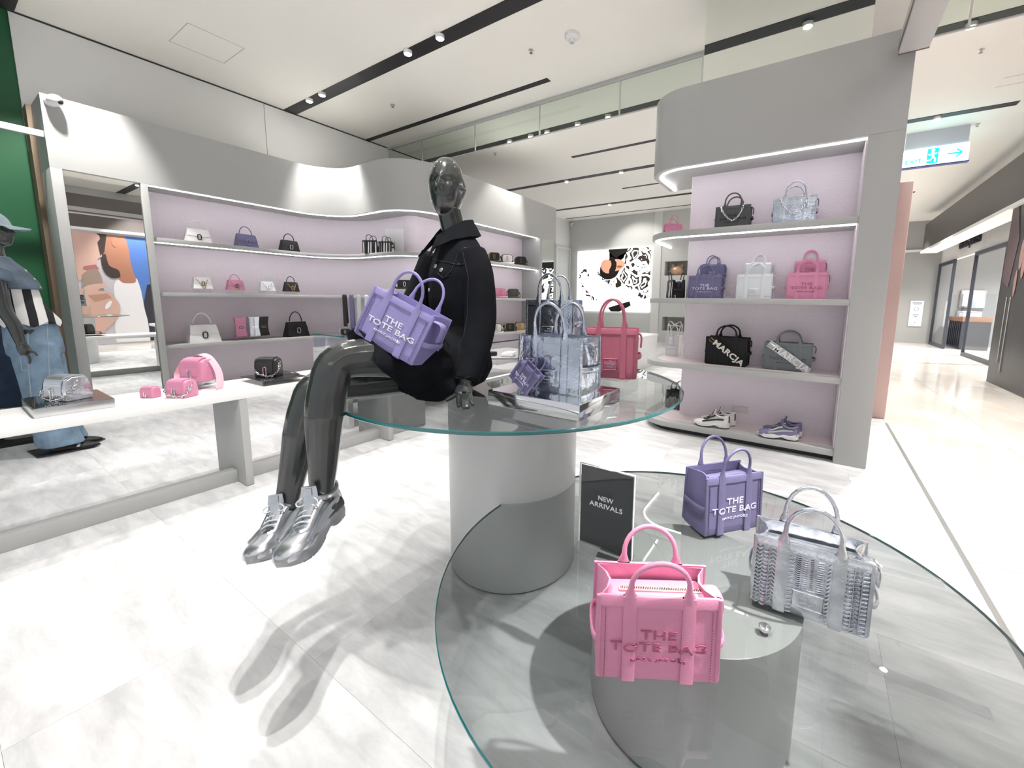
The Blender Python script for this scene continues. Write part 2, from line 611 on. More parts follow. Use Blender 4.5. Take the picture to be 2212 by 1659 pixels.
rel(MB().box(GBX - .008, GBX + .008, -2.36, -.42, 3.424, 3.435), gb2).build('bottom_edge', MATS['rail_grey'], gb2, smooth=False)

# ---- mirrored bulkhead and column above the right hand unit
struct(MB().box(4.03, 4.07, -.17, 1.03, 2.985, CEIL).build('wall_mirror', MIRRORG, smooth=False), 'mirror clad bulkhead above the right hand display unit')
struct(MB().box(4.07, 4.45, -.17, 1.03, 2.985, CEIL).build('wall_bulkhead', WALLP, smooth=False))
struct(MB().box(4.02, 4.5, -.42, -.17, 2.985, CEIL).build('wall_column', mat('column_beige', (.80, .765, .71), .7, bump=('noise', 60, .2, .002)), smooth=False), 'beige column above the right hand display unit')

# ---- header beam of the shop front, running towards the viewer above the right edge
hb = thing('header_beam', 'grey shop front header beam at the top right edge', 'header', (0, -.375, 2.8))
rel(MB().box(-3, 3.6, -.452, -.30, 2.8, 2.92), hb).build('beam', mat('beam_grey', (.55, .53, .52), .5), hb, bevel=.006)
rel(MB().box(-3, 3.58, -.302, -.296, 2.815, 2.84), hb).build('side_channel', mat('brown_edge', (.16, .12, .11), .5), hb, smooth=False)
rel(MB().box(3.6, 3.612, -.452, -.30, 2.8, 2.92), hb).build('end_cap', MATS['brown_edge'], hb, smooth=False)
rel(MB().box(-3, 3.0, -.50, -.47, 2.83, 2.86), hb).build('light_strip', LED, hb, smooth=False)
rel(MB().box(-3, 3.02, -.51, -.452, 2.862, 2.9), hb).build('strip_holder', MATS['beam_grey'], hb, smooth=False)

# ---- mall hall
pk = struct(MB().prism([(5.48, -.55), (5.48, -.70), (7.2, -.70), (7.2, -.55)], 0, 2.43).build('wall_pink_pier', mat('pink_pier', (.70, .50, .46), .6, var=(1.2, .12)), bevel=.012), 'pink plaster pier at the edge of the mall hall')
BROWN = mat('brown_fascia', (.10, .085, .082), .5)
struct(MB().box(-4, 15.9, -2.7, -2.4, 2.76, 3.5).build('wall_hall_fascia', BROWN, smooth=False), 'dark brown fascia across the mall hall')
struct(MB().box(-4, 15.9, -2.72, -2.36, 2.70, 2.76).build('trim_17', mat('soffit_white', (.84, .82, .80), .6), smooth=False), 'pale soffit under the brown fascia')
struct(MB().box(-4, 20, -3.6, -3.55, 3.5, CEIL).build('wall_hall_upper', WALLP, smooth=False))
struct(MB().box(17.5, 17.7, -6.4, 6, 0, CEIL).build('wall_hall_end', mat('end_wall', (.36, .355, .345), .6), smooth=False), 'grey wall at the far end of the mall hall')
struct(MB().box(17.42, 17.5, -3.1, 6, 2.9, 2.97).build('trim_18', WALLP, smooth=False), 'ledge on the far hall wall')
nb = thing('notice_board', 'white notice poster on the far grey wall of the hall', 'poster', (17.49, -2.68, 1.0))
rel(MB().box(17.47, 17.495, -2.84, -2.52, .55, 1.36), nb).build('sheet', PRINTW, nb, smooth=False)
pr = MB()
for (y0, y1, z0, z1) in ((-2.80, -2.56, 1.28, 1.31), (-2.78, -2.58, 1.235, 1.25), (-2.75, -2.6, .9, .93), (-2.72, -2.64, .84, .87), (-2.78, -2.56, .60, .61), (-2.66, -2.69, .66, .69)):
    pr.box(17.465, 17.47, min(y0, y1), max(y0, y1), z0, z1)
rel(pr, nb).build('printed_lines', mat('print_grey', (.25, .3, .36), .6), nb, smooth=False)
rel(MB().tube([(17.466, -2.68 + .055 * math.cos(t), 1.10 + .06 * math.sin(t)) for t in [2 * PI * i / 20 for i in range(20)]], .006, 5, closed=True), nb).build('printed_ring', MATS['print_grey'], nb)

# jeweller's shop front across the hall
SHOPW = mat('shop_white', (.90, .87, .84), .5)
struct(MB().box(9.4, 17.5, -3.2, -3.12, 2.5, 3.45).build('wall_shop_lintel', SHOPW, smooth=False), 'white shop front band with black letters')
struct(MB().box(9.4, 17.5, -6.4, -6.3, 0, 3.5).build('wall_shop_rear', mat('shop_rear', (.86, .9, .95), .6), smooth=False))
struct(MB().box(9.4, 17.5, -6.3, -3.12, 3.3, 3.4).build('ceiling_shop', SHOPW, smooth=False))
sg = thing('shop_sign', 'small black shop name letters on the white band across the hall', 'sign', (14.7, -3.11, 2.83))
lettering('GEORG JENSEN', .2, 1.75, mat('sign_black', (.02, .02, .025), .4), sg, (0, .01, 0), (PI / 2, 0, PI), bold=.03, depth=.01)
def door_leaf(x0, x1, lab):
    t = thing('glass_door', lab, 'door', ((x0 + x1) / 2, -3.1, 0))
    fr = MB()
    for (a, b, c, d) in ((x0, x0 + .07, 0, 2.5), (x1 - .07, x1, 0, 2.5), (x0 + .07, x1 - .07, 0, .09), (x0 + .07, x1 - .07, 2.41, 2.5)):
        fr.box(a, b, -3.13, -3.07, c, d)
    rel(fr, t).build('frame', mat('frame_black', (.03, .035, .05), .4), t, smooth=False)
    rel(MB().box(x0 + .07, x1 - .07, -3.105, -3.095, .09, 2.41), t).build('pane', SHOPGL, t, smooth=False)
door_leaf(15.75, 17.45, 'far black framed glass door leaf across the hall')
door_leaf(11.9, 13.95, 'near black framed glass panel across the hall')
vc = thing('showcase', 'glass jewellery showcase on a slatted dark wooden base in the opposite shop', 'showcase', (15.0, -3.9, 0))
rel(MB().box(14.3, 15.7, -4.2, -3.6, .78, .9), vc).build('top_board', mat('walnut', (.28, .13, .07), .5), vc, bevel=.01)
rel(MB().box(14.3, 15.7, -4.2, -3.6, .9, 1.55), vc).build('glass_case', SHOPGL, vc, smooth=False)
for i in range(8):
    rel(MB().box(14.32 + i * .185, 14.38 + i * .185, -4.19, -3.61, .06, .78), vc).build('slat', MATS['frame_black'], vc, smooth=False)
rel(MB().box(14.3, 15.7, -4.18, -3.62, 0, .06), vc).build('base_rail', MATS['frame_black'], vc, smooth=False)
vc.location = (16.5, -3.72, 0)
for (y, z, l) in ((-3.93, 1.42, 'upper framed wall niche in the opposite shop'), (-3.90, .80, 'lower framed wall niche in the opposite shop')):
    t = thing('wall_niche', l, 'display case', (17.5, y, z), group='framed niches in the opposite shop')
    MB().box(-.12, 0, -.28, .28, -.27, .27).build('frame', STEEL, t, bevel=.02)
    MB().box(-.135, -.12, -.23, .23, -.21, .21).build('back', PRINTW, t, smooth=False)
    MB().box(-.2, -.135, -.06, .06, -.2, -.06).build('jewel_box', mat('pale_blue', (.6, .72, .8), .5), t, bevel=.01)

# dark advertising panel on the hall's far side
adp = thing('advert_panel', 'tall dark advertising panel on the right edge across the hall', 'advert', (8.6, -2.41, 0))
rel(MB().box(7.4, 9.35, -2.5, -2.41, 0, 2.76), adp).build('panel', mat('advert_dark', (.045, .042, .045), .3, var=(1.6, .6, (1, 1, .4))), adp, smooth=False)
pr = MB()
pr.add([(9.33, -2.405, 1.6), (9.33, -2.405, 2.6), (9.1, -2.405, 2.72), (8.9, -2.405, 2.2), (9.05, -2.405, 1.5)], [(0, 1, 2, 3, 4)])
rel(pr, adp).build('print_shape', mat('advert_plum', (.11, .07, .075), .4), adp, smooth=False)
pr = MB()
for (x, z, r, h) in ((8.72, 1.95, .06, .22), (8.60, 1.85, .065, .25), (8.46, 1.8, .06, .22), (8.8, 1.55, .05, .2)):
    pr.add([(x + r * math.cos(2 * PI * i / 14), -2.403, z + h * math.sin(2 * PI * i / 14)) for i in range(14)], [tuple(range(14))])
rel(pr, adp).build('print_fingers', mat('advert_skin', (.30, .17, .15), .4), adp, smooth=False)
for (x, l) in ((9.0, 1), (8.85, .6)):
    rel(MB().tube([(x, -2.402, .35 * l), (x + .01, -2.402, .5 * l + .25), (x + .015, -2.402, 1.35)], .006, 5), adp).build('print_earring', mat('advert_glint', (.5, .47, .45), .3), adp)

# exit sign
ex = thing('exit_sign', 'lit green emergency exit sign with running figure and arrow', 'exit sign', (8.72, -1.33, CEIL))
SIGNL = mat('exit_face', (.75, .97, .98), .4, emit=(.50, .95, 1.0), estr=2.6)
SIGNG = mat('exit_green', (0, .42, .44), .4, emit=(.0, .50, .55), estr=.9)
MB().box(-.04, .04, -.36, .40, -.51, -.25).build('face', SIGNL, ex, bevel=.008)
MB().box(-.05, .05, -.37, .41, -.525, -.51).build('bottom_edge', mat('exit_blue', (.05, .06, .3), .4), ex, smooth=False)
MB().box(-.025, .025, -.34, .38, -.25, 0).build('hanger', mat('hanger', (.6, .62, .7), .4), ex, smooth=False)
MB().box(-.044, -.04, -.02, .11, -.49, -.275).build('pictogram_field', SIGNG, ex, smooth=False)
fg = MB()
fg.add([(-.046, .045 + .022 * math.cos(2 * PI * i / 12), -.305 + .022 * math.sin(2 * PI * i / 12)) for i in range(12)], [tuple(range(12))])
for pts, w in ((((.05, -.33), (.04, -.40)), .016), (((.045, -.34), (.01, -.36), (.0, -.345)), .008), (((.05, -.34), (.08, -.37), (.095, -.355)), .008), (((.04, -.40), (.01, -.43), (.015, -.475)), .01), (((.042, -.40), (.065, -.44), (.1, -.45)), .01)):
    fg.tube([(-.046, a, b) for a, b in pts], w, 6)
fg.build('running_figure', SIGNL, ex)
fg = MB()
fg.tube([(-.044, -.12, -.385), (-.044, -.28, -.385)], .012, 6)
fg.tube([(-.044, -.22, -.33), (-.044, -.285, -.385), (-.044, -.22, -.44)], .012, 6)
fg.build('arrow', SIGNG, ex)
lettering('EXIT', .06, .2, SIGNG, ex, (-.045, .26, -.44), (PI / 2, 0, -PI / 2), bold=.02, depth=.002)
MB().lathe([(.11, -.004), (.11, 0)], 24, (.9, .1, 0)).build('ceiling_plate', mat('plate_grey', (.55, .56, .6), .5), ex)

# ceiling bits: smoke detector, sprinklers
sd = thing('smoke_detector', 'round white smoke detector on the ceiling near the top centre', 'smoke detector', (3.87, 2.3, CEIL))
MB().lathe([(.075, 0), (.075, -.03), (.06, -.045), (.03, -.05)], 24).build('base', WHITE, sd)
MB().lathe([(.032, -.045), (.03, -.07), (.02, -.078)], 20).build('sensor', WHITE, sd)
MB().lathe([(.024, -.0785), (.016, -.08)], 16).build('grille', MATS['rail_grey'], sd)
for k, (x, y, l) in enumerate(((3.862, 2.803, 'small ceiling sprinkler left of the smoke detector'), (3.867, 5.159, 'small ceiling sprinkler between the two black slots'),
                               (6.03, 5.167, 'small ceiling sprinkler behind the mannequin head'), (6.315, -1.21, 'small sprinkler on the hall ceiling at the top right'),
                               (8.75, -1.75, 'small sprinkler on the hall ceiling above the exit sign'), (9.26, -1.42, 'small ceiling sprinkler just below the exit sign'))):
    t = thing('sprinkler', l, 'sprinkler', (x, y, CEIL), group='ceiling sprinklers')
    MB().lathe([(.028, 0), (.028, -.006), (.01, -.01), (.008, -.03)], 14).build('escutcheon', STEEL, t)
    MB().lathe([(.016, -.03), (.016, -.034)], 12).build('deflector', mat('bronze', (.3, .22, .15), .4, 1.), t)

# security cameras
def cctv(loc, rz, lab, s=1., lx=.01):
    t = thing('security_camera', lab, 'security camera', loc, rz)
    MB().lathe([(.045 * s, 0), (.045 * s, .03 * s), (.02 * s, .045 * s)], 20).build('mount', WHITE, t).rotation_euler = (PI / 2, 0, 0)
    MB().ell((0, -.07 * s, 0), (.05 * s, .075 * s, .05 * s)).build('housing', WHITE, t)
    MB().ell((lx * s, -.125 * s, -.012 * s), (.024 * s, .02 * s, .024 * s), 12, 8).build('lens', BLACK, t)
cctv((.86, 6.0, 2.935), R(14), 'white dome security camera on the top left end of the display unit')
cctv((3.60, 4.72, 2.93), R(20), 'white security camera at the curve beside the mannequin head', .8)
cctv((12.15, 7.1, 3.72), R(-50), 'white security camera in the far back corner')

# ================================================================== LAMPS
def lamp(x, y, lab, watts, aim=None, cone=75, blend=.6, col=(1, .965, .92), show=True, group='ceiling spotlights', size=.05, zc=CEIL):
    t = thing('spotlight', lab, 'spotlight', (x, y, zc - .006), group=group)
    MB().lathe([(.045, 0), (.045, -.03), (.04, -.035)], 20).build('housing', WHITE, t)
    MB().lathe([(.036, -.0352), (.030, -.04), (.01, -.043)], 20).build('lens', LENS, t)
    ld = bpy.data.lights.new('bulb', 'SPOT')
    ld.energy = watts * SPOT_W
    ld.color = col
    ld.spot_size = R(cone)
    ld.spot_blend = blend
    ld.shadow_soft_size = size
    lo = bpy.data.objects.new('bulb', ld)
    COL.objects.link(lo)
    lo.parent = t
    lo.location = (0, 0, -.06)
    a = Vector(aim if aim else (x, y, 0)) - Vector((x, y, zc - .066))
    lo.rotation_euler = a.to_track_quat('-Z', 'Y').to_euler()
    return t
# the wide slot above the mannequin
lamp(3.17, 5.98, 'ceiling spotlight closest to the left wall in the wide black slot', 300, (3.2, 5.9, 2.2), 80)
lamp(3.17, 5.66, 'ceiling spotlight second from the left wall in the wide black slot', 1100, (3.40, 5.80, 2.6), 62)
lamp(3.17, 3.94, 'ceiling spotlight third from the left wall in the wide black slot', 420, (2.4, 3.6, 0), 70)
lamp(3.17, 3.44, 'ceiling spotlight fourth from the left wall, nearest the viewer', 420, (2.6, 2.6, 0), 70)
out = 'ceiling spotlight outside the picture above the shop floor'
lamp(3.17, 1.4, out, 260, (2.7, 1.9, 0), 55, group='spotlights outside the picture')
lamp(3.17, .3, out, 260, (2.7, .5, 0), 55, group='spotlights outside the picture')
# slot above the camera, whose lamp throws the mannequin's shadow towards the viewer
lamp(.74, .74, out, 600, (.55, 1.4, 0), 88, group='spotlights outside the picture', size=.03)
lamp(.74, 1.06, out, 600, (.55, 1.5, 0), 88, group='spotlights outside the picture', size=.03)
lamp(1.5, 3.45, out, 300, (1.2, 2.6, 0), 70, group='spotlights outside the picture', size=.04)
lamp(.82, 5.4, out, 900, (.87, 6.0, 2.6), 60, group='spotlights outside the picture')
lamp(.78, 3.9, out, 420, (.3, 4.0, 0), 62, group='spotlights outside the picture')
lamp(.78, 2.0, out, 40, (.2, 2.0, 0), 85, group='spotlights outside the picture')
lamp(1.5, -1.25, out, 3600, (1.16, .18, .4), 17, group='spotlights outside the picture', size=.04)
lamp(.78, -1.0, out, 60, (1.0, .3, .4), 60, group='spotlights outside the picture')
lamp(-1.66, 4.4, out, 1500, (-2.7, 4.4, 0), 62, group='spotlights outside the picture')  # added unseen row of lamps, its bounce off the floor brightens the ceiling
lamp(-1.66, -2.0, out, 1500, (-2.7, -2.0, 0), 62, group='spotlights outside the picture')
lamp(-1.66, 2.4, out, 1500, (-2.7, 2.4, 0), 62, group='spotlights outside the picture')
lamp(-1.66, .3, out, 1500, (-2.7, .3, 0), 62, group='spotlights outside the picture')
th = 'ceiling spotlight seen through the glass barrier, %s'
lamp(5.68, 4.55, th % 'first from the left', 260, (5.2, 3.4, 0), 80)
lamp(5.68, 3.8, th % 'second from the left', 260, (5.4, 2.6, 0), 80)
lamp(5.68, 3.25, th % 'third from the left', 260, (5.4, 2.0, 0), 80)
lamp(5.68, 2.75, th % 'fourth from the left', 260, (5.4, 1.2, 0), 80)
lamp(5.68, 4.12, 'ceiling spotlight beyond the glass barrier washing the curved fascia', 600, (5.35, 4.43, 2.5), 60)
lamp(5.70, -1.0, 'ceiling spotlight above the hall at the top right edge', 1100, (5.2, -1.2, 0), 90)
lamp(8.12, 4.9, 'far ceiling spotlight left of centre in the second black slot', 320, (8.2, 4.2, 0), 90)
lamp(8.12, 3.6, 'far ceiling spotlight right of centre in the second black slot', 320, (8.6, 3.0, 0), 90)
lamp(8.12, 1.2, out, 320, (8, 1, 0), 90, group='spotlights outside the picture')
lamp(8.12, -1.2, 'hall spotlight in the black slot beside the exit sign', 1300, (8.1, -1.4, 0), 95)
lamp(10.57, 5.0, 'farthest ceiling spotlight washing the back wall picture', 420, (12.2, 4.7, 2.4), 75)
lamp(13.06, -1.3, 'far hall spotlight beyond the exit sign', 1300, (13, -1.6, 0), 95)
lamp(15.45, -1.4, 'farthest hall spotlight near the end wall', 1300, (15.5, -1.8, 0), 95)
lamp(15.0, -4.4, 'added lamp brightening the far end of the opposite shop', 2000, (15, -4.6, 0), 140, zc=3.3)  # this lamp and the next are added to brighten the shop interior
lamp(12.4, -4.2, 'added lamp brightening the opposite shop beside the dark advert', 2000, (12.4, -4.6, 0), 140, zc=3.3)
lamp(3.2, -1.9, out, 1300, (3.2, -2.0, 0), 75, group='spotlights outside the picture')
lamp(.78, -2.2, out, 1500, (.6, -2.9, 0), 62, group='spotlights outside the picture')  # added unseen hall lamp, also there to brighten the ceiling by bounce

# ================================================================== LEFT DISPLAY UNIT
def offset_path(path, d):
    out = []
    for i, p in enumerate(path):
        a = Vector(path[max(i - 1, 0)])
        b = Vector(path[min(i + 1, len(path) - 1)])
        t = (b - a).normalized()
        out.append((p[0] - t.y * d, p[1] + t.x * d))
    return out
PATH = [(.80, 6.0), (2.95, 6.0)] + arc(2.95, 5.5, .5, 88, 2, 14) + [(3.45, 5.45), (3.45, 5.02)] + arc(4.02, 5.0, .57, 180, 270, 16) + [(4.03, 4.43), (6.97, 4.43)]
def cut(path, x0=None, x1=None):
    out = []
    for i, p in enumerate(path):
        if x0 is not None and i == 0:
            p = (x0, p[1])
        if x1 is not None and i == len(path) - 1:
            p = (x1, p[1])
        out.append(p)
    return out
def ribbon(path, d0, d1, z0, z1):
    a, b = offset_path(path, d0), offset_path(path, d1)
    mb = MB()
    rings = [[(p[0], p[1], z0), (q[0], q[1], z0), (q[0], q[1], z1), (p[0], p[1], z1)] for p, q in zip(a, b)]
    return mb.loft(rings)
lu = thing('display_unit', 'long white wall unit on the left with an S-curved fascia and lilac shelves', 'shelving unit', (0, 0, 0))
ribbon(PATH, 0, .05, 2.36, 2.99).build('fascia', PAINT, lu)
ribbon(cut(PATH, .80, 6.97), .05, .46, 2.90, 2.99).build('top_cover', PAINT, lu)
SH = cut(PATH, 1.45, 6.44)
ribbon(SH, .05, .45, 2.362, 2.42).build('soffit', PAINT, lu)
ribbon(SH, .055, .072, 2.354, 2.362).build('light_strip', LED, lu)
ribbon(SH, .42, .46, .10, 2.42).build('back_panel', LILAC, lu)
for z0, z1 in ((1.778, 1.825), (1.198, 1.24), (.615, .658)):
    ribbon(SH, .03, .43, z0, z1).build('shelf', PAINT, lu, bevel=.003)
ribbon(SH, .06, .075, 1.770, 1.778).build('light_strip', LED, lu)
ribbon(SH, .05, .43, .04, .10).build('base_shelf', PAINT, lu)
ribbon(SH, .09, .43, 0, .04).build('plinth', DARKER, lu)
MB().box(1.40, 1.455, 6.0, 6.46, 0, 2.36).build('divider', PAINT, lu, bevel=.003)
MB().box(.80, .875, 6.0, 6.46, 0, 2.36).build('end_panel', PAINT, lu, bevel=.003)
MB().box(.80, .85, 6.05, 6.46, 2.36, 2.9).build('end_return', PAINT, lu)
MB().box(.875, 1.40, 6.0, 6.04, 0, .12).build('kick_panel', PAINT, lu)
mo = MB().box(.88, 1.395, 6.03, 6.05, .12, 2.40).build('mirror', MIRROR, lu, smooth=False)
mo['label'] = 'tall mirror at the left end of the unit'
MB().box(6.42, 6.5, 4.43, 4.9, 0, 2.36).build('divider', PAINT, lu)
MB().box(6.5, 6.93, 4.44, 4.46, .12, 2.38).build('mirror', MIRROR, lu, smooth=False)['label'] = 'narrow mirror at the far end of the unit'
MB().box(6.5, 6.93, 4.43, 4.9, 0, .12).build('kick_panel', PAINT, lu)
MB().box(6.93, 6.97, 4.43, 7.2, 0, 2.36).build('end_panel', PAINT, lu)
MB().box(6.92, 6.97, 4.48, 7.2, 2.36, 2.99).build('end_return', PAINT, lu)
struct(MB().box(.765, .83, 6.46, 6.66, 0, 2.6).build('trim_19', mat('brown_trim', (.20, .145, .095), .6), smooth=False), 'brown edge strip behind the left display unit')
struct(MB().box(.765, .83, 6.46, 6.64, 2.6, 2.99).build('trim_20', MATS['brown_trim'], smooth=False))
rod = thing('hanging_rail', 'white horizontal rail leaving the left edge of the display unit', 'rail', (.4, 6.07, 2.65))
MB().box(-4, .40, -.02, .02, -.028, .028).build('rail', WHITE, rod, bevel=.004)

# ================================================================== RIGHT DISPLAY UNIT
def gondola_plan(x0, x1, y0, y1, r):
    return [(x0, y0)] + arc(x0 + r, y1 - r, r, 180, 90, 14) + [(x1, y1), (x1, y0)]
ru = thing('display_unit', 'free standing white display unit on the right with rounded shelf ends', 'shelving unit', (0, 0, 0))
def plan_path(x0, x1, y0, y1, r):
    return [(x0, y0), (x0, y1 - r - .05)] + arc(x0 + r, y1 - r, r, 180, 90, 14) + [(x0 + r + .05, y1), (x1, y1)]
MB().prism(gondola_plan(3.68, 4.45, -.397, 1.41, .32), 2.36, 2.99).build('fascia', PAINT, ru, bevel=.004)
def edge_strip(off, w, z0, z1, x0, y1):
    p = plan_path(x0, 4.43, -.195, y1, .32)
    # path runs +y then +x; the inside lies to the right of travel
    a, b = offset_path(p, -off), offset_path(p, -(off + w))
    return MB().loft([[(m[0], m[1], z0), (n[0], n[1], z0), (n[0], n[1], z1), (m[0], m[1], z1)] for m, n in zip(a, b)])
edge_strip(.045, .018, 2.352, 2.362, 3.688, 1.402).build('light_strip', LED, ru)
MB().box(3.68, 4.45, -.397, -.195, 0, 2.36).build('end_post', PAINT, ru, bevel=.004)
MB().box(4.05, 4.10, -.195, 1.07, .10, 2.36).build('spine_panel', LILAC, ru, smooth=False)
MB().box(4.046, 4.104, 1.07, 1.076, .10, 2.36).build('spine_edge', WHITE, ru, smooth=False)
for k, (z0, z1) in enumerate(((1.778, 1.828), (1.196, 1.24), (.61, .655), (.05, .10))):
    MB().prism(gondola_plan(3.69, 4.43, -.196, 1.40, .32), z0, z1).build('shelf', PAINT, ru, bevel=.004)
    MB().prism(gondola_plan(3.77, 4.40, -.19, 1.30, .25), z1, z1 + .003).build('shelf_inlay', INLAY, ru)
edge_strip(.03, .014, 1.770, 1.778, 3.69, 1.40).build('light_strip', LED, ru)
MB().prism(gondola_plan(3.76, 4.40, -.196, 1.33, .28), 0, .05).build('plinth', DARKER, ru)
MB().box(3.70, 4.02, -.197, -.188, .11, 2.34).build('side_lining', LILAC, ru, smooth=False)
so = thing('socket_plate', 'blank cover plate on the lilac back panel above the sneakers', 'socket', (4.05, .525, .232))
MB().box(-.012, 0, -.065, .065, -.028, .028).build('plate', mat('plate_beige', (.66, .62, .60), .5), so, bevel=.004)
MB().box(-.014, -.012, -.05, .05, -.018, .018).build('cover', MATS['plate_beige'], so, bevel=.001)

# ================================================================== BENCH
bn = thing('display_bench', 'long low white display bench on the left', 'bench', (1.0, 3.2, 0))
rel(MB().box(-2.0, 2.5, 2.966, 3.46, .57, .615), bn).build('top', WHITE, bn, bevel=.003)
for x in (-.9, 1.03, 2.07):
    rel(MB().box(x, x + .043, 2.968, 3.41, .004, .57), bn).build('leg', PAINT, bn, bevel=.003)
rel(MB().box(-2.0, 1.03, 3.10, 3.18, .0, .08), bn).build('floor_rail', PAINT, bn, bevel=.002)
rel(MB().box(1.073, 2.07, 3.10, 3.18, .0, .08), bn).build('floor_rail', PAINT, bn, bevel=.002)
rel(MB().box(2.113, 2.56, 3.09, 3.12, .004, .57), bn).build('modesty_panel', PAINT, bn, bevel=.002)

# ================================================================== ROUND GLASS TABLES
def disc_mesh(r, z0, z1, n=120):
    mb = MB()
    bt = .0025
    prof = [(r - bt, z0), (r, z0 + bt), (r, z1 - bt), (r - bt, z1)]
    rings = [[(q * math.cos(2 * PI * i / n), q * math.sin(2 * PI * i / n), z) for i in range(n)] for q, z in prof]
    mb.cur = 1
    mb.loft(rings, False)
    mb.cur = 0
    mb.add(rings[0], [tuple(range(n - 1, -1, -1))])
    mb.add(rings[-1], [tuple(range(n))])
    return mb
T1 = (1.435, 1.13, 0)
T2 = (1.18, .252, 0)
GZ1, GZ2 = .843, .40
for nm, T, z, lab in (('tall', T1, GZ1, 'tall round glass table the mannequin sits on'), ('low', T2, GZ2, 'low round glass table in the foreground')):
    t = thing('glass_table', lab, 'table', T)
    disc_mesh(.737 if nm == 'tall' else .74, z - (.012 if nm == 'tall' else .009), z).build('glass_top', [GLASS, TEAL], t, ang=30)
    MB().lathe([(.286, .006), (.29, .012), (.29, z - .0145 + (.003 if nm == 'low' else 0)), (.288, z - .0135 + (.003 if nm == 'low' else 0))], 72).build('pedestal', mat('pedestal_paint', (.60, .61, .605), .28), t)
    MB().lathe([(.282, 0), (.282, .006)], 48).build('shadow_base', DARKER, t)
    if nm == 'low':
        c = MB().lathe([(.013, 0), (.014, .002), (.014, .009), (.012, .0105)], 20, (1.059 - T[0], .044 - T[1], z)).build('fixing_disc', CHROME, t)
        c['label'] = 'small round metal fixing disc'

# ---- white tables in the middle of the shop
vt = thing('vitrine_counter', 'white counter with a glass showcase behind the bench', 'counter', (2.7, 3.83, 0))
rel(MB().box(2.07, 3.32, 3.56, 4.12, .68, .723), vt).build('counter_top', WHITE, vt, bevel=.003)
for x in (2.07, 3.27):
    rel(MB().box(x, x + .05, 3.56, 4.12, 0, .68), vt).build('side_panel', WHITE, vt, bevel=.003)
rel(MB().box(2.12, 3.27, 4.06, 4.10, .1, .68), vt).build('back_board', PAINT, vt, smooth=False)
rel(MB().box(2.08, 3.31, 3.57, 3.576, .723, .85), vt).build('glass_side', SHOPGL, vt, smooth=False)
rel(MB().box(2.08, 3.31, 4.104, 4.11, .723, .85), vt).build('glass_side', SHOPGL, vt, smooth=False)
rel(MB().box(2.08, 2.086, 3.576, 4.104, .723, .85), vt).build('glass_side', SHOPGL, vt, smooth=False)
rel(MB().box(3.304, 3.31, 3.576, 4.104, .723, .85), vt).build('glass_side', SHOPGL, vt, smooth=False)
gt = MB()
gt.box(2.07, 3.32, 3.56, 4.12, .85, .858)
rel(gt, vt).build('glass_lid', GLASS, vt, smooth=False)
for (a, b, c, d) in ((2.068, 3.322, 3.558, 3.56), (2.068, 3.322, 4.12, 4.122), (2.068, 2.07, 3.56, 4.12), (3.32, 3.322, 3.56, 4.12)):
    rel(MB().box(a, b, c, d, .85, .858), vt).build('lid_edge', TEAL, vt, smooth=False)
wt = thing('display_table', 'white display table with small leather goods behind the tall glass table', 'table', (2.95, 2.2, 0))
rel(MB().box(2.30, 3.55, 1.75, 2.62, .655, .70), wt).build('top', WHITE, wt, bevel=.004)
for x, y in ((2.36, 1.82), (3.44, 1.82), (2.36, 2.5), (3.44, 2.5)):
    rel(MB().box(x, x + .05, y, y + .05, 0, .655), wt).build('leg', WHITE, wt, bevel=.002)
tr = thing('accessory_tray', 'grey tray of wallets on the white display table', 'tray', (2.66, 2.32, .70))
MB().box(-.25, .5, -.26, .26, 0, .035).build('base', PAINT, tr, bevel=.003)
MB().box(-.235, .485, -.245, .245, .035, .038).build('liner', mat('suede_grey', (.33, .33, .34), .9), tr, smooth=False)
for (x, y, m, lab, w, a) in ((2.56, 2.31, BLKL, 'black leather wallet on the tray behind the mannequin sleeve', .17, -20), (2.68, 2.16, WHTL, 'white leather wallet on the tray left of the silver totes', .14, 25), (2.86, 2.1, WHTL, 'second white wallet half hidden behind the silver totes', .12, 10)):
    t = thing('wallet', lab, 'wallet', (x, y, .738), R(a), 'wallets on the tray')
    MB().box(-w / 2, w / 2, -.05, .05, 0, .028).build('body', m, t, bevel=.008, seg=3)
    MB().box(-w / 2 + .002, w / 2 - .002, -.052, .02, .026, .034).build('flap', m, t, bevel=.004, seg=2)
    MB().box(-.008, .008, -.056, -.05, .01, .03).build('clasp', GOLD if m is BLKL else CHROME, t, bevel=.001)
gc = thing('glass_cube_case', 'low glass case with black edges left of the silver totes', 'display case', (3.2, 2.75, 0))
rel(MB().box(2.95, 3.9, 2.72, 3.2, 0, .60), gc).build('cabinet', WHITE, gc, bevel=.003)
rel(MB().box(2.95, 3.9, 2.72, 3.2, .60, .78), gc).build('glass_box', SHOPGL, gc, smooth=False)
for (a, b, c, d, e, f) in ((2.945, 3.905, 2.715, 2.725, .772, .784), (2.945, 2.957, 2.72, 3.2, .772, .784), (2.945, 2.957, 2.715, 2.727, .60, .772), (3.893, 3.905, 2.715, 2.727, .60, .772)):
    rel(MB().box(a, b, c, d, e, f), gc).build('edge_profile', BLACK if e > .7 else STEEL, gc, smooth=False)
pt = thing('side_table', 'white side table far behind the pink tote', 'table', (7.2, 2.85, 0))
rel(MB().box(6.6, 7.8, 2.56, 3.2, .55, .6), pt).build('top', WHITE, pt, bevel=.004)
for y in (2.56, 3.14):
    rel(MB().box(6.62, 7.75, y, y + .06, 0, .55), pt).build('side_panel', WHITE, pt, bevel=.003)
pf = thing('ribbed_stool', 'lilac grey ribbed stool in front of the far side table', 'stool', (6.05, 2.52, 0))
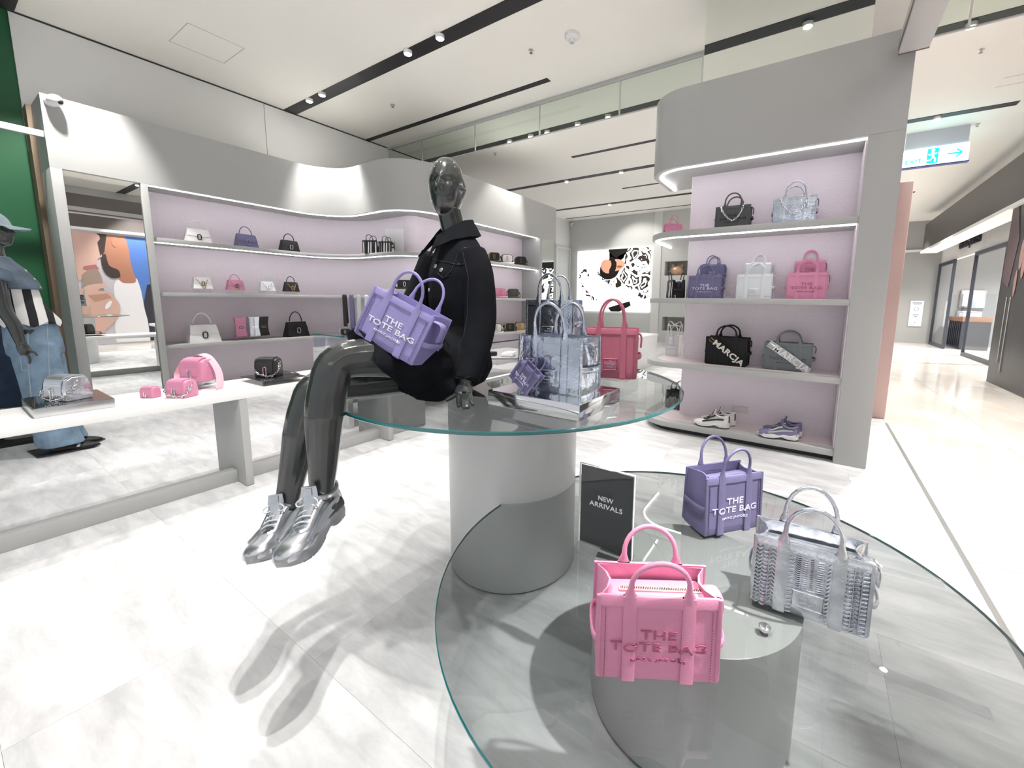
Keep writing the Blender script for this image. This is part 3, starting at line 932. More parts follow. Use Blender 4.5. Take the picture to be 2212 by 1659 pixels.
MB().lathe([(.14, 0), (.15, .02), (.15, .36), (.13, .42), (.08, .44)], 32).build('core', mat('ribbed_lilac', (.55, .55, .62), .4), pf)
for i in range(18):
    a = 2 * PI * i / 18
    MB().tube([(.155 * math.cos(a), .155 * math.sin(a), .0), (.155 * math.cos(a), .155 * math.sin(a), .36), (.13 * math.cos(a), .13 * math.sin(a), .42)], .022, 8).build('rib', MATS['ribbed_lilac'], pf)

# ================================================================== TOTE BAGS
def tote(label, loc, rz, W, H, D, m, text=None, group=None, hero=0, plate=False, hh=.46, mtx=None, quilt=False, lean=0, trim=None, zipm=None, text_bold=.012):
    t = thing('tote_bag', label, 'handbag', loc, rz, group, mtx)
    if lean:
        t.rotation_euler = (lean, 0, rz)
    trim = trim or m
    def dd(z):
        return D / 2 * (1 - .13 * z / H)
    def yf(z):
        return -dd(z) - .0035
    def ring(z, inset=0., sq=0.):
        d = dd(z) - inset
        w = W / 2 - inset - sq
        u = z / H
        p = D * .20 * u * u
        pts = []
        n = 8
        for i in range(n + 1):
            a = i / n
            pts.append((-w + 2 * w * a, -d - .004 * math.sin(PI * a) * min(1, u * 4), z))
        for a in (.25, .5, .75):
            pts.append((w - p * math.sin(PI * a) + .003 * (1 - u), -d + 2 * d * a, z))
        for i in range(n + 1):
            a = i / n
            pts.append((w - 2 * w * a, d + .004 * math.sin(PI * a) * min(1, u * 4), z))
        for a in (.75, .5, .25):
            pts.append((-w + p * math.sin(PI * a) - .003 * (1 - u), -d + 2 * d * a, z))
        return pts
    zs = [0, .012, .03] + [H * k / 8 for k in range(1, 9)]
    rings = [[(x * .985, y * .93, z) for x, y, z in ring(0)], [(x * .995, y * .98, z) for x, y, z in ring(.006)]] + [ring(z) for z in zs[2:]]
    rings += [ring(H, .005)] + [[(x, y, z) for x, y, z in ring(H * k / 8, .006)] for k in (7, 5, 3)]
    MB().loft(rings).build('body', m, t, ang=50)
    # piped corners
    for sx in (-1, 1):
        for sy in (-1, 1):
            MB().tube([(sx * W * .494, sy * dd(0) * .95, .006), (sx * W * .5, sy * (dd(H * .1) + .001), H * .06), (sx * W * .501, sy * (dd(H) + .001), H + .003)], (.004, .0055), 8, upv=(1, 0, 0)).build('corner_piping', trim, t)
    # top hem, front and back
    for sy in (-1, 1):
        mb = MB()
        zz = [H * .895, H * .9, H, H + .004]
        rr = []
        for z in zz:
            o = .0015 if z in (zz[0], zz[-1]) else .0035
            rr.append([(-W * .497, sy * (dd(min(z, H)) - .003), z), (W * .497, sy * (dd(min(z, H)) - .003), z), (W * .497, sy * (dd(min(z, H)) + o), z), (0, sy * (dd(min(z, H)) + o + .004), z), (-W * .497, sy * (dd(min(z, H)) + o), z)])
        mb.loft(rr).build('top_hem', trim, t, ang=40)
    # straps and handles
    sw = W * .055
    for sy in (-1, 1):
        for sx in (-1, 1):
            x = sx * W * .245
            rr = []
            for z in [-.001, .004] + [H * k / 6 for k in range(1, 7)] + [H + .004]:
                d = dd(max(z, 0)) * (.93 if z < 0 else 1)
                a, b = sy * (d - .002), sy * (d + .0075)
                rr.append([(x - sw, a, z), (x + sw, a, z), (x + sw, b - sy * .001, z), (x + sw * .7, b, z), (x - sw * .7, b, z), (x - sw, b - sy * .001, z)])
            MB().loft(rr).build('strap', trim, t, ang=30)
        x0 = W * .245
        hz = H * hh
        yb = sy * (dd(H) + .004)
        pts = [(-x0, yb, H - .012), (-x0, yb, H + hz * .10), (-x0 * .98, yb, H + hz * .26)]
        rad = [(sw * .98, .004), (sw * .86, .005), (W * .026, W * .021)]
        cx, top = 0, hz
        for i in range(1, 14):
            a = PI - PI * i / 14
            pts.append((x0 * .98 * math.cos(a), yb + sy * .012 * math.sin(a), H + hz * .30 + (hz * .70) * math.sin(a)))
            rad.append((W * .022, W * .020))
        pts += [(x0 * .98, yb, H + hz * .26), (x0, yb, H + hz * .10), (x0, yb, H - .012)]
        rad += [(W * .026, W * .021), (sw * .86, .005), (sw * .98, .004)]
        MB().tube(pts, rad, 12, upv=(0, 1, 0)).build('handle', trim, t, ang=60)
    # zipped top panel, its tail and the side tabs
    zp = H - .022
    d = dd(zp) - .012
    w = W / 2 - D * .17
    mb = MB()
    rr = []
    for i in range(9):
        a = i / 8
        y = -d + 2 * d * a
        rr.append([(-w, y, zp - .01 + .012 * math.sin(PI * a)), (w, y, zp - .006 + .012 * math.sin(PI * a)), (w, y, zp - .016 + .010 * math.sin(PI * a)), (-w, y, zp - .02 + .010 * math.sin(PI * a))])
    mb.loft(rr).build('top_panel', m, t, ang=60)
    zy = d * -.15
    zip_ = MB().box(-w * .75, w, zy - .006, zy + .006, zp - .002, zp + .0065).build('zipper', zipm or trim, t)
    if hero > 1:
        k = 46
        for r_ in (-1, 1):
            mb = MB()
            for i in range(k):
                x = -w * .72 + (w * 1.7) * i / k
                mb.box(x, x + .0016, zy + r_ * .0005 - .0035, zy + r_ * .0005 + .0035, zp + .0065, zp + .0082 + .0006 * (i % 2))
            o = mb.build('zip_teeth', GOLD, zip_, smooth=False)
            o['kind'] = 'stuff'
    pts = [(w - .01, zy * .3, zp + .001), (W / 2 - .004, zy * .3, zp + .006), (W / 2 + D * .10, zy * .3, zp + .004), (W / 2 + D * .17, zy * .3, zp - .012), (W / 2 + D * .16, zy * .3, zp - .05)]
    MB().tube(catmull(pts, 4), (D * .15, .004), 10, upv=(.7, 0, .7)).build('zip_tail', trim, t, ang=60)
    for sx in (-1, 1):
        z = H * .46
        e = D * (.17 if sx > 0 else .10)
        pts = [(sx * (W / 2 - .006), -dd(z) * .98, z), (sx * (W / 2 + e * .7), -dd(z) * .75, z), (sx * (W / 2 + e), 0, z), (sx * (W / 2 + e * .7), dd(z) * .75, z), (sx * (W / 2 - .006), dd(z) * .98, z)]
        MB().tube(catmull(pts, 4), (.0035, H * .055), 8, upv=(0, 0, 1)).build('side_tab', trim, t, ang=50)
    if text:
        for txt, zc, hgt, wid, bo in (('THE', .57, .115, .30, text_bold), ('TOTE BAG', .425, .108, .80, text_bold), ('MARC JACOBS', .285, .042, .46, .004)):
            z = zc * H
            o = lettering(txt, hgt * H, wid * W, text, t, (0, yf(z) - .0014, z), (PI / 2 + math.atan(.13 * D / 2 / H), 0, 0), bold=bo, depth=.0008)
            for v in o.data.vertices:                # the print runs over the two straps
                if abs(abs(v.co.x) - W * .245) < sw:
                    v.co.z += .0036
                else:
                    v.co.z -= .0012 * min(1, abs(v.co.x) / (W * .45)) ** 2
    if plate:
        z = H * .29
        yy = yf(z) - .003
        pl = MB().box(-W * .14, W * .14, yy - .004, yy + .004, H * .17, H * .42).build('logo_plate', trim, t, bevel=.0025)
        rim = MB().tube([(-W * .132, yy - .004, H * .185), (W * .132, yy - .004, H * .185), (W * .132, yy - .004, H * .405), (-W * .132, yy - .004, H * .405)], .0016, 6, closed=True).build('plate_rim', trim, pl)
        for txt, zc, hgt, wid in (('THE', .355, .034, .06), ('TOTE BAG', .30, .034, .17), ('MARC JACOBS', .245, .02, .11)):
            lettering(txt, hgt * H, wid * W, SILVP if not trim is SILVP else CHROME, pl, (0, yy - .004, zc * H), (PI / 2, 0, 0), bold=.02, depth=.0012)
    if quilt:
        cols = [-.46, -.40, -.33, -.16, -.10, -.04, .03, .09, .15, .33, .39, .455]
        for k, u in enumerate(cols):
            mb = MB()
            x = u * W
            cw = W * .024
            n = 15
            for i in range(n):
                z = H * (.05 + .84 * i / n) if not (-.15 < u < .15) else H * (.44 + .45 * i / n)
                st_ = H * .84 / n * (1 if not (-.15 < u < .15) else .54)
                y = yf(z) - .001
                kind = k % 4
                if kind == 0:
                    pts = [(x - cw, y, z + st_ * .5), (x, y - .002, z), (x + cw, y, z + st_ * .5)]
                elif kind == 1:
                    pts = [(x + cw * math.cos(q), y - .001, z + st_ * .35 * math.sin(q)) for q in (PI, PI * 1.25, PI * 1.5, PI * 1.75, 2 * PI)]
                elif kind == 2:
                    pts = [(x - cw, y, z), (x, y - .002, z + st_ * .55), (x + cw, y, z)]
                else:
                    pts = [(x - cw, y - .001, z), (x + cw, y - .001, z + st_ * .2)]
                mb.tube(pts, .0021, 6)
            o = mb.build('embossed_column', trim, t)
            o['kind'] = 'stuff'
        for u in (-.43, -.365, .36, .425):
            MB().tube([(u * W, yf(.01) - .001, .012), (u * W, yf(H * .88) - .001, H * .88)], .0014, 6).build('stitch_line', trim, t)
    elif hero:
        # stitched lines beside the corners and under the hem
        for sx in (-1, 1):
            mb = MB()
            for i in range(26):
                z = H * (.04 + .84 * i / 26)
                mb.box(sx * W * .445 - .0006, sx * W * .445 + .0006, yf(z) - .0006, yf(z) + .002, z, z + H * .018)
            o = mb.build('stitching', DARKER if hero > 2 else (MATS.get('stitch_' + m.name) or mat('stitch_' + m.name, tuple(c * .45 for c in m.node_tree.nodes['Principled BSDF'].inputs['Base Color'].default_value[:3]), .7)), t, smooth=False)
            o['kind'] = 'stuff'
    return t

def tote_chain(t, W, H, D, m=CHROME, link=.012):
    pts = [(-W * .36, -D * .5, H * .99), (-W * .30, -D * .56, H * .80), (-W * .17, -D * .57, H * .52), (0, -D * .58, H * .36), (W * .16, -D * .57, H * .5), (W * .27, -D * .56, H * .78), (W * .31, -D * .5, H * 1.05)]
    o = chain(MB(), catmull(pts, 6), link, link * .2, 10).build('chain_strap', m, t)
    o['label'] = 'curb chain strap'
    o['kind'] = 'stuff'
    MB().tube([pts[0], (-W * .31, -D * .565, H * .75)], (.006, .0025), 8, upv=(0, 1, 0)).build('chain_cuff', CHROME, t)

# ---- foreground table
tote('pink pebbled leather tote with open zip, front of the low glass table', (.827, .254, GZ2), R(-60), .25, .188, .125, PINK, PINKT, 'totes on the low glass table', hero=2, hh=.47, zipm=mat('pink_tape', (.85, .55, .62), .6))
tote('purple leather tote at the back of the low glass table', (1.522, .234, GZ2), R(-39.9), .232, .205, .125, PURP, PURPLET, 'totes on the low glass table', hero=1, hh=.50)
tote('silver quilted tote with embossed columns on the low glass table', (1.216, -.036, GZ2), R(-87), .25, .188, .125, SILVQ, None, 'totes on the low glass table', hero=1, plate=True, quilt=True, hh=.60)

# ---- tall glass table
pl = thing('mirror_plinth', 'square mirrored plinth under the front silver tote', 'plinth', (1.19, .75, GZ1))
MB().box(-.15, .15, -.18, .18, .001, .050).build('block', CHROME, pl, bevel=.002)
MB().box(-.148, .148, -.178, .178, .050, .0515).build('top_sheet', MIRROR, pl, smooth=False)
tote('front silver metallic tote standing on the mirrored plinth', (1.20, .742, GZ1 + .0515), R(-90), .245, .185, .14, SILV, None, 'silver totes on the tall glass table', plate=True, hh=.62)
ri = thing('acrylic_riser', 'clear acrylic riser lifting the rear silver tote', 'riser', (1.60, 1.02, GZ1))
MB().box(-.10, .10, -.14, .14, .001, .165).build('block', CLEAR, ri, smooth=False)
tote('rear silver metallic tote raised behind the front silver tote', (1.60, 1.02, GZ1 + .165), R(-78), .225, .195, .13, SILV, None, 'silver totes on the tall glass table', plate=True, hh=.60)
ri = thing('acrylic_riser', 'clear acrylic riser under the deep pink tote', 'riser', (1.50, .69, GZ1))
MB().box(-.07, .07, -.10, .10, .001, .055).build('block', CLEAR, ri, smooth=False)
tote('deep pink leather tote beside the silver totes', (1.52, .69, GZ1 + .055), R(-70), .20, .195, .10, PINKD, None, hero=1, hh=.60, plate=True)

# small purple charm hanging from the front silver tote
c0 = Vector((1.095, .785, GZ1 + .10))
mt = Matrix.Translation((1.085, .80, GZ1 + .105)) @ Matrix.Rotation(R(-90), 4, 'Z') @ Matrix.Rotation(R(38), 4, 'Y') @ Matrix.Translation((0, 0, -.04))
tote('miniature purple tote charm hanging on the front silver tote', (0, 0, 0), 0, .085, .08, .032, PURP, PURPLET, mtx=mt, hh=.55)
ch = chain(MB(), catmull([(1.112, .835, GZ1 + .235), (1.10, .83, GZ1 + .20), (1.095, .825, GZ1 + .165), (1.085, .815, GZ1 + .14)], 5), .008, .0016).build('charm_chain', CHROME)
tag(ch, 'short silver chain holding the purple charm', 'chain')

# purple tote on the mannequin's lap
LAPM = Matrix.Translation((.852, 1.175, 1.035)) @ Matrix.Rotation(R(-70), 4, 'Z') @ Matrix.Rotation(R(-6), 4, 'X') @ Matrix.Rotation(R(25), 4, 'Y')
tote('lavender leather tote lying tilted on the seated mannequin lap', (0, 0, 0), 0, .225, .165, .13, PURPL, WPRINT, mtx=LAPM, hero=1, hh=.60)

# ---- right hand unit
ZS = (1.832, 1.243, .658, .103)
RX = 3.90
g = 'totes on the right hand unit'
a = tote('dark grey tote with a silver chain on the top right shelf', (RX, .672, ZS[0]), R(-88), .265, .185, .13, DGREY, mat('print_black', (.006, .006, .007), .6), g, hh=.55)
tote_chain(a, .265, .185, .13)
a = tote('silver tote with a silver chain on the top right shelf', (RX, .225, ZS[0]), R(-84), .285, .205, .13, SILV, None, g, hh=.55)
tote_chain(a, .285, .205, .13)
tote('front purple tote on the second shelf of the right unit', (3.84, .85, ZS[1]), R(-90), .268, .195, .12, PURP, PURPLET, g, hh=.5)
tote('rear purple tote peeking over the front purple one', (3.985, .83, ZS[1] + .14), R(-90), .20, .16, .085, PURP, PURPLET, g, hh=.5)
tote('front silver tote on the second shelf of the right unit', (3.84, .455, ZS[1]), R(-92), .262, .195, .12, mat('silver_pale', (.78, .80, .83), .35, .6, bump=('noise', 90, .2, .002)), None, g, hh=.5, plate=True)
tote('rear silver tote peeking over the front silver one', (3.985, .455, ZS[1] + .14), R(-92), .20, .16, .085, MATS['silver_pale'], None, g, hh=.5)
tote('front pink tote on the second shelf of the right unit', (3.84, .09, ZS[1]), R(-88), .262, .2, .12, PINK, PINKT, g, hh=.5)
tote('rear pink tote peeking over the front pink one', (3.985, .08, ZS[1] + .14), R(-88), .20, .165, .085, PINK, PINKT, g, hh=.5)
for (y, l) in ((.83, 'purple'), (.455, 'silver'), (.08, 'pink')):
    r_ = thing('shelf_riser', 'clear riser under the rear %s tote' % l, 'riser', (3.985, y, ZS[1]))
    MB().box(-.05, .05, -.10, .10, .0, .14).build('block', CLEAR, r_, smooth=False)
bt = tote('black tote with a lettered shoulder strap on the third shelf', (RX, .645, ZS[2]), R(-93), .335, .245, .15, BLKC, None, g, hh=.42)
gt_ = tote('slate grey tote with a pale lettered strap on the third shelf', (RX, .175, ZS[2]), R(-90), .335, .225, .15, MGREY, DGREY, g, hh=.42)
def sash(t, W, H, D, m, tm, txt, ring=GOLD):
    pts = [(-W * .42, -D * .5, H * .97), (-W * .30, -D * .57, H * .86), (W * .1, -D * .60, H * .46), (W * .44, -D * .58, H * .08), (W * .5, -D * .52, .01)]
    o = MB().tube(catmull(pts, 5), (.03, .0025), 8, upv=(0, -1, 0)).build('shoulder_strap', m, t, ang=60)
    ang = math.atan2(H * .40, W * .40)
    lettering(txt, .050, W * .92, tm, o, (W * .09, -D * .60 - .006, H * .455), (PI / 2, ang, 0), bold=.03, depth=.0015)
    MB().tube([(-W * .37, -D * .585, H * .97), (-W * .28, -D * .6, H * .88), (-W * .33, -D * .6, H * .8), (-W * .42, -D * .585, H * .89)], .0035, 6, closed=True).build('strap_ring', ring, t)
sash(bt, .335, .245, .15, BLKC, mat('cream_print', (.75, .72, .66), .6), 'MARCJA')
sash(gt_, .335, .225, .15, mat('pale_webbing', (.55, .56, .57), .8), mat('webbing_white', (.8, .8, .8), .8), 'MARCJA', CHROME)
tote('small pink tote on the rounded end of the top right shelf', (3.98, 1.215, ZS[0]), R(-62), .15, .105, .075, PINK, None, hh=.65)
tote('small white tote on the rounded end of the third right shelf', (4.28, 1.23, ZS[2]), R(-178), .24, .2, .115, WHTL, None, hh=.6)
tote('small black tote on the rounded end of the lowest right shelf', (4.22, 1.15, ZS[3]), R(-105), .21, .19, .1, DGREY, None, hh=.5, trim=BLKL)

# striped tote
STRIPE = mat('stripe', (.8, .8, .8), .6)
nt, N, L, b = nodes_of(STRIPE)
tc = N.new('ShaderNodeTexCoord')
wv = N.new('ShaderNodeTexWave')
wv.inputs['Scale'].default_value = 9
wv.inputs['Distortion'].default_value = 1.0
wv.inputs['Detail'].default_value = 0
L.new(tc.outputs['Object'], wv.inputs[0])
cr = N.new('ShaderNodeValToRGB')
cr.color_ramp.interpolation = 'CONSTANT'
cr.color_ramp.elements[0].color = (.012, .012, .013, 1)
cr.color_ramp.elements[1].position = .5
cr.color_ramp.elements[1].color = (.82, .82, .82, 1)
L.new(wv.outputs['Fac'], cr.inputs[0])
L.new(cr.outputs[0], b.inputs['Base Color'])
tote('black and white striped tote on the rounded end of the second right shelf', (4.02, 1.17, ZS[1]), R(-150), .22, .17, .12, STRIPE, None, hh=.5, trim=BLKL)
tote('left black and white striped tote at the curve of the left unit', (3.53, 5.28, 1.825), R(-62), .20, .17, .10, STRIPE, None, hh=.45, trim=BLKL)
tote('right black and white striped tote at the curve of the left unit', (3.56, 4.98, 1.825), R(-62), .17, .14, .09, STRIPE, None, hh=.5, trim=BLKL)
cp = thing('display_card', 'plain grey card panel standing behind the striped totes', 'panel', (3.70, 5.0, 1.825), R(-68))
MB().box(-.14, .14, -.004, .004, 0, .33).build('card', mat('card_grey', (.62, .62, .62), .6), cp, bevel=.001)
MB().box(-.05, .05, 0, .06, 0, .006).build('foot', MATS['card_grey'], cp)

# ================================================================== SMALL LEATHER BAGS
def buckle(mb, c, w, h, r, d=.0, gap=True):
    """the clasp: a tall rounded ring in the xz plane with a short hook"""
    pts = []
    k = min(w, h) * .45
    for (cx, cz, a0) in ((w / 2 - k, h / 2 - k, 0), (-w / 2 + k, h / 2 - k, 90), (-w / 2 + k, -h / 2 + k, 180), (w / 2 - k, -h / 2 + k, 270)):
        for i in range(5):
            a = R(a0 + 90 * i / 4)
            pts.append((c[0] + cx + k * math.cos(a), c[1] + d, c[2] + cz + k * math.sin(a)))
    mb.tube(pts, r, 6, closed=True)
    return mb
def handle_bag(label, loc, rz, W, H, D, m, metal, group=None, chain_m=None, hh=.62, lift=0):
    """structured top handle bag: trapezoid body with a notched top, flap, ring clasp and one arched handle"""
    t = thing('top_handle_bag', label, 'handbag', (loc[0], loc[1], loc[2] + lift), rz, group)
    def ring(z):
        u = z / H
        w = W / 2 * (1 - .20 * u)
        d = D / 2 * (1 - .62 * u)
        return w, d
    rr = []
    for k in range(9):
        z = H * k / 8
        w, d = ring(z)
        row = []
        n = 10
        for i in range(n + 1):
            a = -1 + 2 * i / n
            dz = -(1 - abs(a)) * H * .12 * max(0, (z / H - .5) * 2)
            row.append((w * a, -d, z + dz))
        for i in range(n + 1):
            a = 1 - 2 * i / n
            dz = -(1 - abs(a)) * H * .12 * max(0, (z / H - .5) * 2)
            row.append((w * a, d, z + dz))
        rr.append(row)
    MB().loft(rr).build('body', m, t, bevel=0, ang=40)
    fl_ = MB()
    rows = []
    for (z, o) in ((H * 1.0, -.004), (H * 1.015, .002), (H * .85, .006), (H * .62, .007), (H * .50, .0065), (H * .485, .003)):
        w, d = ring(min(z, H))
        row = []
        n = 10
        for i in range(n + 1):
            a = -1 + 2 * i / n
            dz = -(1 - abs(a)) * H * (.12 if z > H * .8 else .06)
            row.append((w * 1.01 * a, -d - o, z + dz))
        row += [(w * 1.01, -d + .006, z), (-w * 1.01, -d + .006, z)]
        rows.append(row)
    fl_.loft(rows).build('flap', m, t, ang=45)
    w, d = ring(H * .45)
    buckle(MB(), (0, -d - .012, H * .42), W * .145, H * .36, W * .02).build('clasp', metal, t)
    w, d = ring(H)
    pts = []
    for i in range(17):
        a = PI - PI * i / 16
        pts.append((w * .72 * math.cos(a), 0, H * .97 + H * hh * math.sin(a)))
    MB().tube(pts, W * .022, 8).build('handle', m, t)
    for sx in (-1, 1):
        MB().tube([(sx * w * .72, -.006, H * .93), (sx * w * .72, 0, H * 1.03)], W * .026, 8).build('handle_ring', metal, t)
    if chain_m:
        pts = [(-w * .9, -D * .2, H * .97), (-w * .5, -D * .45, H * .55), (W * .02, -D * .6, -H * .02 if lift else H * .08), (w * .45, -D * .45, H * .55), (w * .9, -D * .2, H * .97)]
        o = chain(MB(), catmull(pts, 6), .008, .0016, 8).build('chain_strap', chain_m, t)
        o['kind'] = 'stuff'
    if lift:
        r_ = thing('acrylic_riser', 'clear acrylic riser under the ' + label.split(' on ')[0], 'riser', loc, rz)
        MB().box(-W * .46, W * .46, -D * .3, D * .3, 0, lift - .003).build('block', CLEAR, r_, smooth=False)
    return t
Z1, Z2, Z3 = 1.825, 1.24, .658
g = 'top handle bags on the left unit'
handle_bag('white top handle bag on the top left shelf', (1.89, 6.2, Z1), R(5), .25, .16, .10, WHTL, BLKL, g, hh=.62)
handle_bag('purple top handle bag on the top left shelf', (2.38, 6.2, Z1), R(8), .255, .165, .10, PURP, PURPL, g)
handle_bag('black top handle bag on the top left shelf', (2.89, 6.2, Z1), R(10), .255, .155, .10, BLKL, CHROME, g)
handle_bag('small white chained top handle bag on the second left shelf', (1.885, 6.2, Z2), R(5), .19, .135, .08, WHTL, BLKL, g, GOLD, lift=.055)
handle_bag('small pink chained top handle bag on the second left shelf', (2.22, 6.2, Z2), R(7), .19, .12, .08, PINK, BLKL, g, GOLD, lift=.05)
handle_bag('small silver chained top handle bag on the second left shelf', (2.57, 6.2, Z2), R(8), .19, .12, .08, MATS['silver_pale'], CHROME, g, CHROME, lift=.05)
handle_bag('small black chained top handle bag on the second left shelf', (2.875, 6.2, Z2), R(9), .20, .13, .08, BLKL, GOLD, g, GOLD, lift=.045)
handle_bag('large white top handle bag on the third left shelf', (1.85, 6.2, Z3), R(5), .315, .205, .13, WHTL, BLKL, g, hh=.72)
handle_bag('large black top handle bag on the third left shelf', (2.905, 6.2, Z3), R(10), .315, .205, .13, BLKL, CHROME, g, hh=.72)
tr = thing('display_tray', 'clear tray holding three upright clutches on the third left shelf', 'tray', (2.36, 6.2, Z3), R(6))
MB().box(-.25, .25, -.09, .09, 0, .035).build('base', CLEAR, tr, bevel=.002)
for (x, m, me_, lab, tw) in ((2.235, PINK, BLKL, 'pink upright clutch on the clear tray', 0), (2.385, SILVP, CHROME, 'silver upright clutch between the pink and black ones', 4), (2.50, BLKL, GOLD, 'black upright clutch on the clear tray', -8)):
    t = thing('clutch', lab, 'handbag', (x, 6.2 + (.02 if m is BLKL else 0), Z3 + .035), R(6 + tw), 'clutches on the clear tray')
    rr = []
    for k in range(9):
        z = .25 * k / 8
        w = .068 - .008 * math.sin(PI * k / 8)
        dx = .006 * math.sin(PI * k / 8)
        rr.append([(-w + dx * 2, -.02, z), (w - dx, -.02, z + .004), (w - dx, .02, z + .004), (-w + dx * 2, .02, z)])
    MB().loft(rr).build('body', m, t, ang=50)
    MB().box(-.064, .0, -.026, -.019, .008, .242).build('flap', m, t, bevel=.003)
    mb = buckle(MB(), (0, 0, 0), .05, .022, .003)
    o = mb.build('clasp', me_, t)
    o.location = (0, -.03, .12)

def camera_bag(label, loc, rz, W, H, D, m, metal, strap_m, group=None, lift=0, side_m=None, strap=True):
    """boxy camera bag with rounded ends, double ring clasp and a looped webbing strap"""
    t = thing('camera_bag', label, 'handbag', (loc[0], loc[1], loc[2] + lift), rz, group)
    plan = []
    r = H * .28
    for (cx, cz, a0) in ((W / 2 - r, H - r, 0), (-W / 2 + r, H - r, 90), (-W / 2 + r, r, 180), (W / 2 - r, r, 270)):
        plan += [(cx + r * math.cos(R(a0 + 90 * i / 5)), cz + r * math.sin(R(a0 + 90 * i / 5))) for i in range(6)]
    MB().prism(plan, -D / 2, D / 2, (0, 2, 1)).build('body', m, t, bevel=.004)
    MB().prism([(x * .9, .05 * H + z * .9) for x, z in plan], -D / 2 - .005, -D / 2 + .002, (0, 2, 1)).build('front_pocket', side_m or m, t, bevel=.003)
    buckle(MB(), (-W * .03, -D / 2 - .008, H * .5), W * .13, H * .5, W * .02).build('clasp', metal, t)
    if strap:
        pts = [(-W / 2 - .004, 0, H * .72), (-W * .66, -.01, H * .35), (-W * .55, -D * .7, .004), (0, -D * .9, .004), (W * .55, -D * .7, .004), (W * .66, -.01, H * .35), (W / 2 + .004, 0, H * .72)]
        MB().tube(catmull(pts, 5), (.0025, .012), 8, upv=(0, .3, 1)).build('strap', strap_m, t, ang=60)
    for sx in (-1, 1):
        buckle(MB(), (sx * (W / 2 + .004), 0, H * .72), .012, .02, .0022).build('strap_ring', metal, t)
    if lift:
        r_ = thing('acrylic_riser', 'clear acrylic riser under the ' + label.split(' on ')[0], 'riser', loc, rz)
        MB().box(-W * .42, W * .42, -D * .4, D * .4, 0, lift - .002).build('block', CLEAR, r_, smooth=False)
    return t
g = 'camera bags on the far part of the left unit'
camera_bag('black camera bag with white clasp on a clear riser at the curve', (3.74, 4.86, Z2), R(-38), .2, .115, .07, BLKL, WHTL, BLKL, None, .11)
t = thing('acrylic_cube', 'small frosted cube display next to the black camera bag at the curve', 'display block', (3.62, 5.12, Z2), R(-60))
MB().box(-.06, .06, -.05, .05, 0, .10).build('cube', mat('frost', (.82, .82, .84), .25), t, bevel=.012, seg=3)
MB().box(-.13, .16, -.06, .06, -.0005, .012).build('tray', CLEAR, t)
handle_bag_y = 4.62
FZ = ((1.825, ((5.34, GOLD, BLKL, 'gold and black camera bag on the far top shelf'), (5.68, BLKL, WHTL, 'black and white camera bag on the far top shelf'), (6.08, BLKL, BLKL, 'plain black camera bag on the far top shelf'))),
      (1.24, ((5.50, PINK, PINK, 'pink camera bag on the far second shelf'), (5.86, OLIVE, OLIVE, 'olive grey camera bag on the far second shelf'))),
      (.658, ((5.38, BLKL, WHTL, 'black camera bag with pale piping on the far third shelf'), (5.76, GOLD, BLKL, 'gold camera bag on the far third shelf'), (6.05, BLKL, GOLD, 'black and gold camera bag on the far third shelf'))))
GOLDL = mat('gold_leather', (.50, .38, .22), .35, .5)
for z, row in FZ:
    for (x, m, s_, lab) in row:
        camera_bag(lab, (x, 4.62, z), R(-35), .19, .15, .09, GOLDL if m is GOLD else m, GOLD, GOLDL if s_ is GOLD else s_, g, 0 if z < 1 else .02, side_m=(GOLDL if s_ is GOLD else s_))

# strap rack on the vitrine
sr = thing('strap_rack', 'clear acrylic rack hung with bag straps on the glass showcase', 'rack', (2.33, 3.78, .858), R(-38))
MB().box(-.16, .16, -.06, .06, 0, .012).build('base', CLEAR, sr, bevel=.002)
for sx in (-1, 1):
    MB().box(sx * .13 - .008, sx * .13 + .008, -.01, .01, .012, .36).build('upright', CLEAR, sr)
MB().box(-.138, .138, -.012, .012, .36, .372).build('crossbar', CLEAR, sr)
for k, (x, m, lab, l_) in enumerate(((-.095, BLKL, 'black webbing strap on the acrylic rack', .30), (-.035, PURP, 'purple webbing strap on the acrylic rack', .33), (.03, MATS['pale_webbing'], 'pale grey webbing strap on the acrylic rack', .30), (.1, SILVP, 'silver webbing strap on the acrylic rack', .28))):
    s_ = thing('bag_strap', lab, 'strap', (0, 0, 0), group='straps on the acrylic rack')
    s_.matrix_world = Matrix.Translation((2.33, 3.78, .858)) @ Matrix.Rotation(R(-38), 4, 'Z') @ Matrix.Translation((x, 0, .372))
    pts = [(0, -.022, -l_), (0, -.02, -l_ * .5), (0, -.016, -.02), (0, 0, .006), (0, .016, -.02), (.004, .02, -l_ * .5), (.006, .022, -l_ * .9)]
    MB().tube(catmull(pts, 5), (.018, .0018), 8, upv=(0, 1, .01) if 0 else (0, .7, .7)).build('webbing', m, s_, ang=60)
    buckle(MB(), (0, -.022, -l_ - .012), .026, .022, .0025).build('clip', CHROME, s_)
for (dx, m, lab) in ((-.09, BLKL, 'tiny black camera bag at the foot of the strap rack'), (.03, MATS['silver_pale'], 'tiny pale camera bag at the foot of the strap rack')):
    p = Matrix.Rotation(R(-38), 3, 'Z') @ Vector((dx, -.075, 0))
    camera_bag(lab, (2.33 + p.x, 3.78 + p.y, .858), R(-38), .085, .055, .035, m, CHROME, m, strap=False)

